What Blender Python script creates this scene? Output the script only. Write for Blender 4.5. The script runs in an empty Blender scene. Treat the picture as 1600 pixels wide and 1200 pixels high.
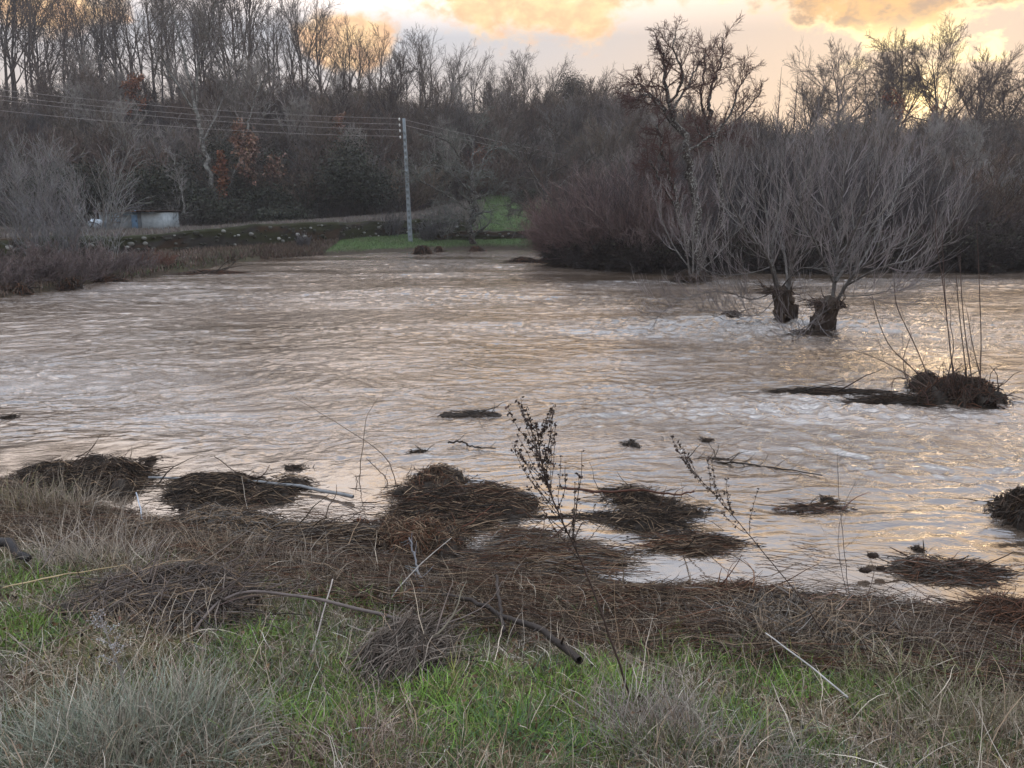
import bpy, math, random
import numpy as np
from mathutils import Vector

# ------------------------------------------------------------------ camera, sky, sun
sc = bpy.context.scene
C = sc.collection
rad = math.radians
H = 2.5                                   # eye above the water (z = 0)
F = 1200.0                                # focal length in photo pixels (1600 x 1200)
PITCH = math.atan((600 - 331) / F)
cam = bpy.data.cameras.new('camera'); camo = bpy.data.objects.new('camera', cam)
C.objects.link(camo); sc.camera = camo
camo.location = (0, 0, H); camo.rotation_euler = (math.pi / 2 - PITCH, 0, 0)
cam.sensor_width = 36; cam.lens = 27; cam.clip_start = 0.05; cam.clip_end = 3000
sc.view_settings.view_transform = 'Standard'; sc.view_settings.look = 'None'
sc.view_settings.exposure = 0.62; sc.view_settings.gamma = 1
sc.cycles.max_bounces = 5; sc.cycles.diffuse_bounces = 2; sc.cycles.glossy_bounces = 3
sc.cycles.transparent_max_bounces = 6; sc.cycles.caustics_reflective = False; sc.cycles.caustics_refractive = False
sc.cycles.sample_clamp_indirect = 4

SUN_AZ, SUN_EL = rad(26.7), rad(7.2)      # azimuth to the right of +Y
sun_dir = Vector((math.sin(SUN_AZ) * math.cos(SUN_EL), math.cos(SUN_AZ) * math.cos(SUN_EL), math.sin(SUN_EL)))

w = bpy.data.worlds.new('World'); sc.world = w; w.use_nodes = True
nt = w.node_tree; nt.nodes.clear(); N = nt.nodes.new; L = nt.links.new
def val(node, i, v):
    if hasattr(v, 'is_linked') or isinstance(v, bpy.types.NodeSocket): node.id_data.links.new(v, node.inputs[i])
    else: node.inputs[i].default_value = v
def M_(tree, op, a, b=0.0, c=0.0, clamp=False):
    n = tree.nodes.new('ShaderNodeMath'); n.operation = op; n.use_clamp = clamp
    for i, v in enumerate((a, b, c)): val(n, i, v)
    return n.outputs[0]
def MR(tree, v, a, b, lo=0.0, hi=1.0, smooth=True):
    n = tree.nodes.new('ShaderNodeMapRange'); n.interpolation_type = 'SMOOTHSTEP' if smooth else 'LINEAR'
    for i, x in enumerate((v, a, b, lo, hi)): val(n, i, x)
    return n.outputs[0]
def MIX(tree, f, a, b, mode='MIX'):
    n = tree.nodes.new('ShaderNodeMix'); n.data_type = 'RGBA'; n.blend_type = mode
    for i, x in ((0, f), (6, a), (7, b)):
        if isinstance(x, tuple) and len(x) == 3: x = (*x, 1)
        val(n, i, x)
    return n.outputs[2]
def NOISE(tree, vec, scale, detail=4, rough=0.55, dist=0.0):
    n = tree.nodes.new('ShaderNodeTexNoise'); n.inputs['Scale'].default_value = scale
    n.inputs['Detail'].default_value = detail; n.inputs['Roughness'].default_value = rough
    n.inputs['Distortion'].default_value = dist
    if vec is not None: tree.links.new(vec, n.inputs['Vector'])
    return n.outputs['Fac']
tc = N('ShaderNodeTexCoord'); sep = N('ShaderNodeSeparateXYZ'); L(tc.outputs['Generated'], sep.inputs[0])
X, Y_, Z_ = sep.outputs
az = M_(nt, 'MULTIPLY', M_(nt, 'ARCTAN2', X, Y_), 57.29578)                    # degrees right of +Y
el = M_(nt, 'MULTIPLY', M_(nt, 'ARCSINE', Z_), 57.29578)
dotn = N('ShaderNodeVectorMath'); dotn.operation = 'DOT_PRODUCT'; L(tc.outputs['Generated'], dotn.inputs[0]); dotn.inputs[1].default_value = sun_dir
sang = M_(nt, 'MULTIPLY', M_(nt, 'ARCCOSINE', dotn.outputs['Value']), 57.29578)  # degrees from the sun
cr = N('ShaderNodeValToRGB'); e = cr.color_ramp; e.elements[0].position = 0.0; e.elements[0].color = (0.70, 0.51, 0.34, 1)
e.elements[1].position = 1.0; e.elements[1].color = (0.84, 0.86, 0.92, 1)
for p, c in ((0.06, (0.58, 0.48, 0.41)), (0.13, (0.45, 0.455, 0.49)), (0.175, (1.55, 1.28, 1.10)), (0.235, (1.55, 1.36, 1.26)), (0.30, (0.90, 1.02, 1.22)), (0.36, (0.60, 0.68, 0.84)), (0.52, (0.52, 0.56, 0.66)), (0.65, (0.8, 0.84, 0.92))):  # bands above the view made extra bright so the water reflects more
    q = e.elements.new(p); q.color = (*c, 1)
L(MR(nt, el, 0, 90, 0, 1, False), cr.inputs[0])
base = cr.outputs[0]
# warm spread round the sun
warm = MR(nt, sang, 36, 3, 0, 1)
base = MIX(nt, M_(nt, 'MULTIPLY', warm, 0.60), base, (0.70, 0.46, 0.26))
# ragged clouds laid out in azimuth / elevation
cv = N('ShaderNodeCombineXYZ'); L(az, cv.inputs[0]); L(M_(nt, 'MULTIPLY', el, 1.5), cv.inputs[1])
n1 = NOISE(nt, cv.outputs[0], 0.16, 7, 0.6, 0.3)
n2 = NOISE(nt, cv.outputs[0], 0.55, 5, 0.62, 0.2)
def cloud(a0, e0, ra, re):
    dx = M_(nt, 'DIVIDE', M_(nt, 'SUBTRACT', az, a0), ra); dy = M_(nt, 'DIVIDE', M_(nt, 'SUBTRACT', el, e0), re)
    r = M_(nt, 'SQRT', M_(nt, 'ADD', M_(nt, 'MULTIPLY', dx, dx), M_(nt, 'MULTIPLY', dy, dy)))
    r = M_(nt, 'ADD', r, M_(nt, 'MULTIPLY', M_(nt, 'SUBTRACT', n1, 0.5), 1.7))
    r = M_(nt, 'ADD', r, M_(nt, 'MULTIPLY', M_(nt, 'SUBTRACT', n2, 0.5), 0.8))
    return MR(nt, r, 1.12, 0.72)
def mx(a, b): return M_(nt, 'MAXIMUM', a, b)
cA = cloud(2.0, 15.6, 10.5, 4.4)
cB = cloud(26.0, 14.0, 8.5, 3.5)
cC = mx(cloud(-11.0, 11.3, 3.6, 2.0), cloud(-29, 12.6, 4.0, 2.2))
high = mx(mx(cloud(8, 18.8, 21, 4.4), cloud(-16, 27, 9, 3.5)), cloud(40, 22, 12, 6))
peach = MIX(nt, MR(nt, n2, 0.35, 0.65), (0.74, 0.43, 0.22), (0.92, 0.60, 0.29))
base = MIX(nt, M_(nt, 'MULTIPLY', mx(cA, cC), 0.92), base, peach)
# cloud near the sun: grey-gold body, burning lower rim
rim = MR(nt, M_(nt, 'ADD', M_(nt, 'MULTIPLY', cB, 1.0), M_(nt, 'MULTIPLY', M_(nt, 'SUBTRACT', el, 11.0), 0.30)), 1.35, 0.55)
bodyc = MIX(nt, MR(nt, n2, 0.35, 0.62), (0.38, 0.25, 0.17), (0.70, 0.41, 0.17))
burn = MIX(nt, MR(nt, sang, 13, 3), (0.90, 0.58, 0.22), (1.35, 1.02, 0.48))
base = MIX(nt, cB, base, MIX(nt, rim, bodyc, burn))
base = MIX(nt, M_(nt, 'MULTIPLY', high, 0.85), base, MIX(nt, MR(nt, n2, 0.3, 0.7), (1.25, 0.88, 0.58), (1.75, 1.18, 0.66)))
# disc of the sun glowing through thin cloud
def spot(a0, e0, r_, s):
    dx = M_(nt, 'SUBTRACT', az, a0); dy = M_(nt, 'MULTIPLY', M_(nt, 'SUBTRACT', el, e0), 1.3)
    d2 = M_(nt, 'SQRT', M_(nt, 'ADD', M_(nt, 'MULTIPLY', dx, dx), M_(nt, 'MULTIPLY', dy, dy)))
    return M_(nt, 'MULTIPLY', MR(nt, M_(nt, 'ADD', d2, M_(nt, 'MULTIPLY', M_(nt, 'SUBTRACT', n2, 0.5), r_ * 4.5)), r_, r_ * .1), s)
sp_ = mx(mx(spot(27.4, 10.4, 1.0, .8), spot(30.0, 9.6, 1.4, .9)), mx(spot(23.0, 9.2, .9, .4), spot(28.8, 9.4, 1.0, .7)))
base = MIX(nt, sp_, base, (1.3, 1.0, .5))
glow = M_(nt, 'POWER', MR(nt, sang, 3.6, 0.0, 0, 1, False), 3.0)
base = MIX(nt, glow, base, (2.6, 1.9, 0.8))
lift = MR(nt, el, 56, 76, 1.0, 2.4)  # unseen overhead sky made brighter, added ambient light for the whole scene
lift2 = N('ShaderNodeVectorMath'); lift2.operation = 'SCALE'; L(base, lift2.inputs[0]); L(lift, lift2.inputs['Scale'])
sky = N('ShaderNodeTexSky'); sky.sky_type = 'NISHITA'; sky.sun_disc = False
sky.sun_elevation = SUN_EL; sky.sun_rotation = SUN_AZ; sky.air_density = 1.0; sky.dust_density = 1.0
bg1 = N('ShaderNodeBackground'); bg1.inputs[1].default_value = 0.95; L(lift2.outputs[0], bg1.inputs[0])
bg2 = N('ShaderNodeBackground'); bg2.inputs[1].default_value = 0.004; L(sky.outputs[0], bg2.inputs[0])
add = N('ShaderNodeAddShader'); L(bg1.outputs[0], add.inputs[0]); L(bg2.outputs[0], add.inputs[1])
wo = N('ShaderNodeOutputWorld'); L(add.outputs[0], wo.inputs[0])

sl = bpy.data.lights.new('sun', 'SUN'); so = bpy.data.objects.new('sun', sl); C.objects.link(so)
sl.energy = 0.5; sl.angle = rad(12); sl.color = (1.0, 0.72, 0.42)
so.rotation_euler = (-sun_dir).to_track_quat('-Z', 'Y').to_euler()

# ------------------------------------------------------------------ pixel <-> place
CP, SP = math.cos(PITCH), math.sin(PITCH)
def ray(px, py):
    u, v = (px - 800) / F, (600 - py) / F
    return np.array([u, CP + v * SP, -SP + v * CP])
def at(px, py, Y):                        # the point at depth Y
    d = ray(px, py); t = Y / d[1]
    return np.array([0, 0, H]) + d * t
def W(px, py, z=0.0):                     # the point on the level z
    d = ray(px, py); t = (z - H) / d[2]
    return np.array([0, 0, H]) + d * t

# ------------------------------------------------------------------ noise
def _h(ix, iy, s):
    n = (ix.astype(np.int64) * 374761393 + iy.astype(np.int64) * 668265263 + s * 974634777) & 0x7fffffff
    n = ((n ^ (n >> 13)) * 1274126177) & 0x7fffffff
    return ((n ^ (n >> 16)) & 0xffff) / 65535.0
def vnoise(x, y, s=0):
    x = np.asarray(x, float); y = np.asarray(y, float)
    ix, iy = np.floor(x), np.floor(y); fx, fy = x - ix, y - iy
    fx = fx * fx * fx * (fx * (fx * 6 - 15) + 10); fy = fy * fy * fy * (fy * (fy * 6 - 15) + 10)
    a, b, c, d = _h(ix, iy, s), _h(ix + 1, iy, s), _h(ix, iy + 1, s), _h(ix + 1, iy + 1, s)
    return (a + (b - a) * fx) * (1 - fy) + (c + (d - c) * fx) * fy
def fbm(x, y, s=0, o=4, g=0.5):
    r = 0; a = 1; t = 0
    for i in range(o):
        r = r + a * vnoise(x * 2 ** i + 17 * i, y * 2 ** i - 9 * i, s + i); t += a; a *= g
    return r / t
def sstep(a, b, x):
    t = np.clip((x - a) / (b - a), 0, 1); return t * t * (3 - 2 * t)

# ------------------------------------------------------------------ the lie of the land
def shore(pts): 
    a = np.array([W(*p)[:2] for p in pts]); o = np.argsort(a[:, 0]); return a[o]
NS = shore([(-500, 722), (-200, 738), (0, 752), (120, 775), (230, 800), (420, 822), (520, 838), (600, 856), (720, 878), (850, 893), (950, 903),
            (1100, 922), (1250, 930), (1400, 940), (1500, 962), (1600, 1000), (1850, 1080)])
FS = shore([(-700, 520), (-300, 492), (0, 466), (60, 458), (180, 441), (260, 424), (400, 406), (520, 399), (640, 392), (760, 389), (850, 391),
            (888, 418), (950, 424), (1050, 428), (1300, 427), (1600, 426), (2400, 426)])
def ynear(x): return np.interp(x, NS[:, 0], NS[:, 1])
def yfar(x): return np.interp(x, FS[:, 0], FS[:, 1])
WX = [-80, -22.7, -18.5, -14.3, -7.7, -3.2, -2.6, 2.6, 5.0, 80]
WY = [30, 34, 37, 43, 58, 60, 56.5, 56.5, 45, 45]
ZB = [.5, .5, .5, .63, .95, 1.0, .70, .70, .8, .8]
ZT = [1.3, 1.3, 1.32, 1.72, 1.85, 1.9, 1.15, 1.15, .9, .9]
YFOOT = ([-80, -25, -14, -7.7, -3, 3.5, 12, 80], [50, 56, 62, 68, 76, 76, 50, 46])
ZFOOT = ([-80, -17, -13, -7.7, -3, 3.5, 12, 80], [1.2, 1.35, 1.9, 2.4, 3.9, 3.9, 1.5, 1.3])
RP = [-500, 0, 150, 300, 450, 600, 750, 900, 1000, 1150, 1300, 1450, 1600, 2100]
RY = [195, 190, 178, 172, 172, 176, 180, 186, 204, 226, 230, 230, 224, 220]
YR = 105.0
RX = [at(p, q, YR)[0] for p, q in zip(RP, RY)]; RZ = [at(p, q, YR)[2] for p, q in zip(RP, RY)]
def hland(x, y):
    x = np.asarray(x, float); y = np.asarray(y, float)
    wob = (fbm(x * 0.9, y * 0.9, 3) - 0.5)
    dn = ynear(x) - y + wob * 0.5
    near = np.interp(dn, [-6, -3, -1, 0, .5, 1.2, 2.2, 3.5, 5, 12, 40], [-.8, -.6, -.22, 0.0, .10, .26, .50, .72, .85, 1.0, 1.6])
    near = near + (fbm(x * 1.7, y * 1.7, 11) - .5) * 0.16 * sstep(0.0, 1.2, dn) + (fbm(x * 6, y * 6, 12) - .5) * 0.05 * sstep(-.2, .6, dn)
    yf = yfar(x); df = y - yf + wob * 1.2
    yw = np.interp(x, WX, WY); zb = np.interp(x, WX, ZB); zt = np.interp(x, WX, ZT)
    yfo = np.interp(x, *YFOOT); zfo = np.interp(x, *ZFOOT)
    k = np.clip((y - yf) / np.maximum(yw - yf, 1), 0, 1)
    lo = np.where(df < 0, np.maximum(df * 0.25, -.8), .14 * sstep(0, .8, df) + (zb - .14) * k)
    mid = zt + (zfo - zt) * np.clip((y - yw) / np.maximum(yfo - yw, 1), 0, 1)
    t = np.clip((y - yfo) / (YR - yfo), 0, 1)
    zr = np.interp(x / np.maximum(y, 1) * YR, RX, RZ)
    hill = zfo + (zr - zfo) * (0.35 * t + 0.65 * sstep(0, 1, t))
    hill = hill - np.clip(y - YR - 4, 0, 60) * 0.10
    far = np.where(y > yw + 0.55, np.where(y > yfo, hill, mid), lo)
    far = far + (fbm(x * .25, y * .25, 21) - .5) * 1.4 * sstep(62, 90, y) + (fbm(x * .9, y * .9, 22) - .5) * .16 * sstep(.5, 3, df)
    ym = 0.5 * (ynear(x) + yf)
    return np.where(y < ym, near, far)
def G(px, py):                            # where the sight line through a pixel meets the ground or the water
    d = ray(px, py)
    t = np.linspace(1.2, 160, 16000); p = np.array([0, 0, H]) + d[None] * t[:, None]
    z = np.maximum(hland(p[:, 0], p[:, 1]), 0); i = int(np.argmax(p[:, 2] < z)); return np.array([p[i, 0], p[i, 1], z[i]])

# ------------------------------------------------------------------ mesh tools
def frames(P):
    T = np.gradient(P, axis=1); T /= np.linalg.norm(T, axis=2, keepdims=True) + 1e-9
    m = P[:, -1] - P[:, 0]; m /= np.linalg.norm(m, axis=1, keepdims=True) + 1e-9
    ref = np.where(np.abs(m[:, 2:3]) < .8, np.array([[0, 0, 1.]]), np.array([[0.31, .95, 0]]))
    A = np.cross(T, ref[:, None, :]); A /= np.linalg.norm(A, axis=2, keepdims=True) + 1e-9
    return T, A, np.cross(T, A)
def tubes(P, R, s=3, col=None):
    P = np.asarray(P, float); R = np.asarray(R, float)
    K, n, _ = P.shape; T, A, B = frames(P)
    th = np.arange(s) * 2 * np.pi / s
    V = P[:, :, None] + R[:, :, None, None] * (A[:, :, None] * np.cos(th)[None, None, :, None] + B[:, :, None] * np.sin(th)[None, None, :, None])
    idx = np.arange(K * n * s).reshape(K, n, s); nx = np.roll(idx, -1, axis=2)
    Fq = np.stack([idx[:, :-1], nx[:, :-1], nx[:, 1:], idx[:, 1:]], -1).reshape(-1, 4)
    Cc = None if col is None else np.repeat(np.asarray(col, float)[:, None], n * s, axis=1).reshape(-1, 3)
    return V.reshape(-1, 3), Fq, Cc
def ribbons(P, Wd, D, col=None):
    K, n, _ = P.shape
    V = np.stack([P - D[:, None] * Wd[..., None], P + D[:, None] * Wd[..., None]], 2)
    idx = np.arange(K * n * 2).reshape(K, n, 2)
    Fq = np.stack([idx[:, :-1, 0], idx[:, :-1, 1], idx[:, 1:, 1], idx[:, 1:, 0]], -1).reshape(-1, 4)
    Cc = None if col is None else np.repeat(np.asarray(col, float)[:, None], n * 2, axis=1).reshape(-1, 3)
    return V.reshape(-1, 3), Fq, Cc
def mesh(name, bits, mat, smooth=True, attr=None):
    Vs, Fs, Cs, o = [], [], [], 0
    for b in bits:
        V, Fq, Cc = b if len(b) == 3 else (*b, None)
        Vs.append(V); Fs.append(np.asarray(Fq) + o); o += len(V)
        Cs.append(Cc if Cc is not None else np.full((len(V), 3), .15))
    V = np.concatenate(Vs); Fq = np.concatenate(Fs); Cc = np.concatenate(Cs)
    me = bpy.data.meshes.new(name)
    me.vertices.add(len(V)); me.vertices.foreach_set('co', V.astype(np.float32).ravel())
    me.loops.add(Fq.size); me.loops.foreach_set('vertex_index', Fq.astype(np.int32).ravel())
    me.polygons.add(len(Fq)); me.polygons.foreach_set('loop_start', np.arange(0, Fq.size, 4, dtype=np.int32))
    if smooth: me.polygons.foreach_set('use_smooth', np.ones(len(Fq), bool))
    ca = me.color_attributes.new('Col', 'FLOAT_COLOR', 'POINT')
    ca.data.foreach_set('color', np.concatenate([Cc, np.ones((len(Cc), 1))], 1).astype(np.float32).ravel())
    if attr is not None:
        fa = me.attributes.new(attr[0], 'FLOAT', 'POINT'); fa.data.foreach_set('value', attr[1].astype(np.float32).ravel())
    me.update(calc_edges=True)
    if mat is not None: me.materials.append(mat)
    return me
def link(name, me, parent=None, loc=None, label=None, cat=None, group=None, kind=None, rz=0, sc_=1):
    o = bpy.data.objects.new(name, me); C.objects.link(o)
    if parent is not None: o.parent = parent
    if loc is not None: o.location = [float(v) for v in loc]
    if rz: o.rotation_euler = (0, 0, rz)
    if not (isinstance(sc_, (int, float)) and sc_ == 1): o.scale = (sc_,) * 3 if isinstance(sc_, (int, float)) else sc_
    for k, v in (('label', label), ('category', cat), ('group', group), ('kind', kind)):
        if v: o[k] = v
    return o
def obj(name, bits, mat, parent=None, **k): return link(name, mesh(name, bits, mat), parent, **k)
def smoothpath(pts, n):
    pts = np.asarray(pts, float); m = len(pts)
    if m < 3: return np.array([pts[0] + (pts[-1] - pts[0]) * t for t in np.linspace(0, 1, n)])
    t = np.linspace(0, m - 1, n); out = []
    for q in t:
        i = min(int(q), m - 2); f = q - i
        p0, p1, p2, p3 = pts[max(i - 1, 0)], pts[i], pts[i + 1], pts[min(i + 2, m - 1)]
        out.append(.5 * ((2 * p1) + (-p0 + p2) * f + (2 * p0 - 5 * p1 + 4 * p2 - p3) * f * f + (-p0 + 3 * p1 - 3 * p2 + p3) * f ** 3))
    return np.array(out)
def blob(c, r, seed=0, n=10, m=14, amp=.25, freq=2.0, col=(.05, .04, .03)):   # a rough closed lump
    th = np.linspace(0.02, np.pi - .02, n); ph = np.arange(m) * 2 * np.pi / m
    T, P = np.meshgrid(th, ph, indexing='ij')
    d = np.stack([np.sin(T) * np.cos(P), np.sin(T) * np.sin(P), np.cos(T)], -1)
    k = 1 + amp * (fbm(d[..., 0] * freq + 5 + seed, d[..., 1] * freq + d[..., 2] * 1.7 * freq, seed, 3) - .5) * 2
    V = np.array(c) + d * k[..., None] * np.array(r)
    idx = np.arange(n * m).reshape(n, m); nx = np.roll(idx, -1, 1)
    Fq = np.stack([idx[:-1], idx[1:], nx[1:], nx[:-1]], -1).reshape(-1, 4)
    return V.reshape(-1, 3), Fq, np.tile(np.array(col), (n * m, 1))
def box(c, s, rz=0, col=(.2, .2, .2)):
    v = np.array([[x, y, z] for x in (-.5, .5) for y in (-.5, .5) for z in (-.5, .5)]) * np.array(s)
    c_, s_ = math.cos(rz), math.sin(rz); v = v @ np.array([[c_, s_, 0], [-s_, c_, 0], [0, 0, 1]]) + np.array(c)
    f = np.array([[0, 1, 3, 2], [4, 6, 7, 5], [0, 4, 5, 1], [2, 3, 7, 6], [0, 2, 6, 4], [1, 5, 7, 3]])
    return v, f, np.tile(np.array(col), (8, 1))

# ------------------------------------------------------------------ growing
def march(p0, d0, ln, n, wander, up, rng, out=0.0):
    K = len(p0); P = np.zeros((K, n, 3)); P[:, 0] = p0; d = d0.copy(); st = ln / (n - 1)
    upv = np.array([0, 0, 1.0])
    for i in range(1, n):
        d = d + rng.normal(0, wander, (K, 3)) + upv * up
        d /= np.linalg.norm(d, axis=1, keepdims=True) + 1e-9
        P[:, i] = P[:, i - 1] + d * st[:, None]
    return P
def spawn(P, R, ln, m, t0, t1, ang, lr, rr, n, wander, up, rng, rmin=.004, prof=.5, tip=.35):
    K, np_, _ = P.shape
    t = t0 + (t1 - t0) * ((np.arange(m)[None] + rng.random((K, m))) / m)
    q = t * (np_ - 1); i = np.minimum(q.astype(int), np_ - 2); f = (q - i)[..., None]; k = np.arange(K)[:, None]
    p = P[k, i] * (1 - f) + P[k, i + 1] * f; T = P[k, i + 1] - P[k, i]; T /= np.linalg.norm(T, axis=2, keepdims=True) + 1e-9
    r = R[k, i] * (1 - f[..., 0]) + R[k, i + 1] * f[..., 0]
    v = rng.normal(0, 1, (K, m, 3)); v -= (v * T).sum(2, keepdims=True) * T; v /= np.linalg.norm(v, axis=2, keepdims=True) + 1e-9
    a = np.radians(ang) * (0.6 + .8 * rng.random((K, m)))[..., None]
    d = T * np.cos(a) + v * np.sin(a)
    l = ln[:, None] * lr * (1 - prof * (t - t0) / max(t1 - t0, 1e-6)) * (.6 + .7 * rng.random((K, m)))
    p, d, l, r = p.reshape(-1, 3), d.reshape(-1, 3), l.ravel(), r.ravel()
    Pc = march(p, d, l, n, wander, up, rng)
    r0 = np.maximum(r * rr, rmin); Rc = r0[:, None] * np.linspace(1, tip, n)[None]; Rc = np.maximum(Rc, rmin * .6)
    return Pc, Rc, l
def cols(K, base, var, rng):
    b = np.array(base)[None]; return np.clip(b * (1 + rng.normal(0, var, (K, 1))) * (1 + rng.normal(0, var * .2, (K, 3))), .005, 1)
def leafquads(pts, size, col, var, rng):
    K = len(pts); d1 = rng.normal(0, 1, (K, 3)); d1 /= np.linalg.norm(d1, axis=1, keepdims=True); d2 = np.cross(d1, rng.normal(0, 1, (K, 3)))
    d2 /= np.linalg.norm(d2, axis=1, keepdims=True); s = (size * (.5 + rng.random(K)))[:, None]
    V = np.stack([pts - d1 * s, pts - d2 * s * .55, pts + d1 * s, pts + d2 * s * .55], 1).reshape(-1, 3)
    return V, np.arange(K * 4).reshape(-1, 4), np.repeat(cols(K, col, var, rng), 4, 0)

# ------------------------------------------------------------------ materials
def newmat(name):
    m = bpy.data.materials.new(name); m.use_nodes = True; t = m.node_tree; b = t.nodes['Principled BSDF']
    b.inputs['Specular IOR Level'].default_value = .3; return m, t, b
def colmat(name, rough=.75, var=.35, scale=9., spec=.25, obj_var=.15):
    m, t, b = newmat(name)
    a = t.nodes.new('ShaderNodeAttribute'); a.attribute_name = 'Col'
    co = t.nodes.new('ShaderNodeTexCoord'); n = NOISE(t, co.outputs['Object'], scale, 4)
    oi = t.nodes.new('ShaderNodeObjectInfo')
    f = M_(t, 'ADD', MR(t, n, .25, .75, 1 - var, 1 + var, False), M_(t, 'MULTIPLY', M_(t, 'SUBTRACT', oi.outputs['Random'], .5), obj_var * 2))
    s = t.nodes.new('ShaderNodeVectorMath'); s.operation = 'SCALE'; t.links.new(a.outputs['Color'], s.inputs[0]); t.links.new(f, s.inputs['Scale'])
    t.links.new(s.outputs[0], b.inputs['Base Color']); b.inputs['Roughness'].default_value = rough; b.inputs['Specular IOR Level'].default_value = spec
    return m
m_twig = colmat('bark and twigs', .8, .3, 3.0)
m_grass = colmat('grass blades', .55, .2, 20., .35, 0)
m_straw = colmat('dead stalks', .6, .3, 14., .3, .1)
m_wet = colmat('wet driftwood', .6, .35, 16., .22, .1)
m_leaf = colmat('dry leaves', .6, .2, 5., .3)
def lichen_bark(name, a, b_, c, sc1=7, bump=.5):
    m, t, b = newmat(name); co = t.nodes.new('ShaderNodeTexCoord')
    n = NOISE(t, co.outputs['Object'], sc1, 6, .65); n_2 = NOISE(t, co.outputs['Object'], sc1 * 3.3, 4, .6)
    k = MIX(t, MR(t, n, .45, .58), a, b_); k = MIX(t, MR(t, n_2, .52, .62), k, c)
    t.links.new(k, b.inputs['Base Color']); b.inputs['Roughness'].default_value = .85
    bp = t.nodes.new('ShaderNodeBump'); bp.inputs['Strength'].default_value = bump; bp.inputs['Distance'].default_value = .03
    t.links.new(n_2, bp.inputs['Height']); t.links.new(bp.outputs[0], b.inputs['Normal']); return m
m_birch = lichen_bark('pale lichened bark', (.06, .06, .058), (.15, .16, .155), (.21, .225, .22), 2.2)
m_gnarl = lichen_bark('dark bark with pale lichen', (.03, .026, .026), (.065, .06, .056), (.20, .215, .205), 4)
m_willow = lichen_bark('smooth willow bark', (.075, .072, .07), (.13, .132, .13), (.055, .05, .048), 5, .3)
m_oak = lichen_bark('grey oak bark', (.055, .05, .047), (.09, .085, .08), (.15, .15, .14), 1.6)
# ground
m_ground, t, b = newmat('bank earth and litter')
co = t.nodes.new('ShaderNodeTexCoord'); P0 = co.outputs['Object']
g1 = NOISE(t, P0, 1.1, 6, .6); g2 = NOISE(t, P0, 14, 5, .6); at_ = t.nodes.new('ShaderNodeAttribute'); at_.attribute_name = 'Col'
k = MIX(t, MR(t, g2, .3, .7), (.6, .6, .6), (1.5, 1.4, 1.3)); k = MIX(t, 1.0, at_.outputs['Color'], k, 'MULTIPLY')
k = MIX(t, M_(t, 'MULTIPLY', MR(t, g1, .5, .7), .35), k, (.035, .03, .022))
t.links.new(k, b.inputs['Base Color']); b.inputs['Roughness'].default_value = .9
bp = t.nodes.new('ShaderNodeBump'); bp.inputs['Strength'].default_value = .7; bp.inputs['Distance'].default_value = .04
t.links.new(g2, bp.inputs['Height']); t.links.new(bp.outputs[0], b.inputs['Normal'])
# water
m_water, t, b = newmat('muddy flood water')
co = t.nodes.new('ShaderNodeTexCoord'); mp = t.nodes.new('ShaderNodeMapping'); t.links.new(co.outputs['Object'], mp.inputs[0])
mp.inputs['Scale'].default_value = (.45, 1.0, 1.0); mp.inputs['Rotation'].default_value = (0, 0, rad(-8))
wn1 = NOISE(t, mp.outputs[0], 7.5, 4, .6, .8); wn2 = NOISE(t, mp.outputs[0], 15, 4, .65, .4)
rg1 = M_(t, 'SUBTRACT', 1.0, M_(t, 'ABSOLUTE', M_(t, 'MULTIPLY', M_(t, 'SUBTRACT', wn1, .5), 3.0)))
hh = M_(t, 'ADD', M_(t, 'MULTIPLY', rg1, .45), M_(t, 'MULTIPLY', wn2, .30)); ra = t.nodes.new('ShaderNodeAttribute'); ra.attribute_name = 'rough'
bp = t.nodes.new('ShaderNodeBump'); bp.inputs['Distance'].default_value = .055; t.links.new(hh, bp.inputs['Height'])
t.links.new(M_(t, 'MULTIPLY', ra.outputs['Fac'], 1.0), bp.inputs['Strength']); t.links.new(bp.outputs[0], b.inputs['Normal'])
silt = NOISE(t, mp.outputs[0], .35, 5, .6, .6)
t.links.new(MIX(t, MR(t, silt, .35, .65), (.06, .043, .029), (.16, .13, .108)), b.inputs['Base Color'])
b.inputs['Roughness'].default_value = .05; b.inputs['IOR'].default_value = 3.1; b.inputs['Specular IOR Level'].default_value = .5

# ------------------------------------------------------------------ ground
def graded(lo, hi, fine_lo, fine_hi, step, g):
    a = list(np.arange(fine_lo, fine_hi, step)); s = step; x = a[-1]
    while x < hi: s *= g; x += s; a.append(x)
    s = step; x = a[0]; pre = []
    while x > lo: s *= g; x -= s; pre.append(x)
    return np.array(pre[::-1] + a)
gx = graded(-420, 420, -7, 7, .09, 1.045); gy = graded(-30, 900, -1, 9, .09, 1.022)
gy = np.sort(np.concatenate([gy, np.arange(33, 61, .33)]))
GX, GY = np.meshgrid(gx, gy); GZ = hland(GX, GY)
V = np.stack([GX, GY, GZ], -1).reshape(-1, 3); ny, nx_ = GX.shape; idx = np.arange(ny * nx_).reshape(ny, nx_)
Fq = np.stack([idx[:-1, :-1], idx[:-1, 1:], idx[1:, 1:], idx[1:, :-1]], -1).reshape(-1, 4)
x, y = V[:, 0], V[:, 1]; dn = ynear(x) - y; yf = yfar(x)
col = np.tile(np.array([.045, .038, .028]), (len(V), 1))
def blend(col, m, c): return col * (1 - m[:, None]) + np.array(c)[None] * m[:, None]
col = blend(col, sstep(.9, 2.0, dn), (.075, .075, .035))
far = sstep(0, 1, y - yf - .2)
col = blend(col, far, (.055, .045, .033))
yw_ = np.interp(x, WX, WY); yfo = np.interp(x, *YFOOT)
col = blend(col, far * (y > yw_) * (y < yfo + 1) * (x < -2), (.075, .068, .055))                               # dry field above the wall
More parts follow.
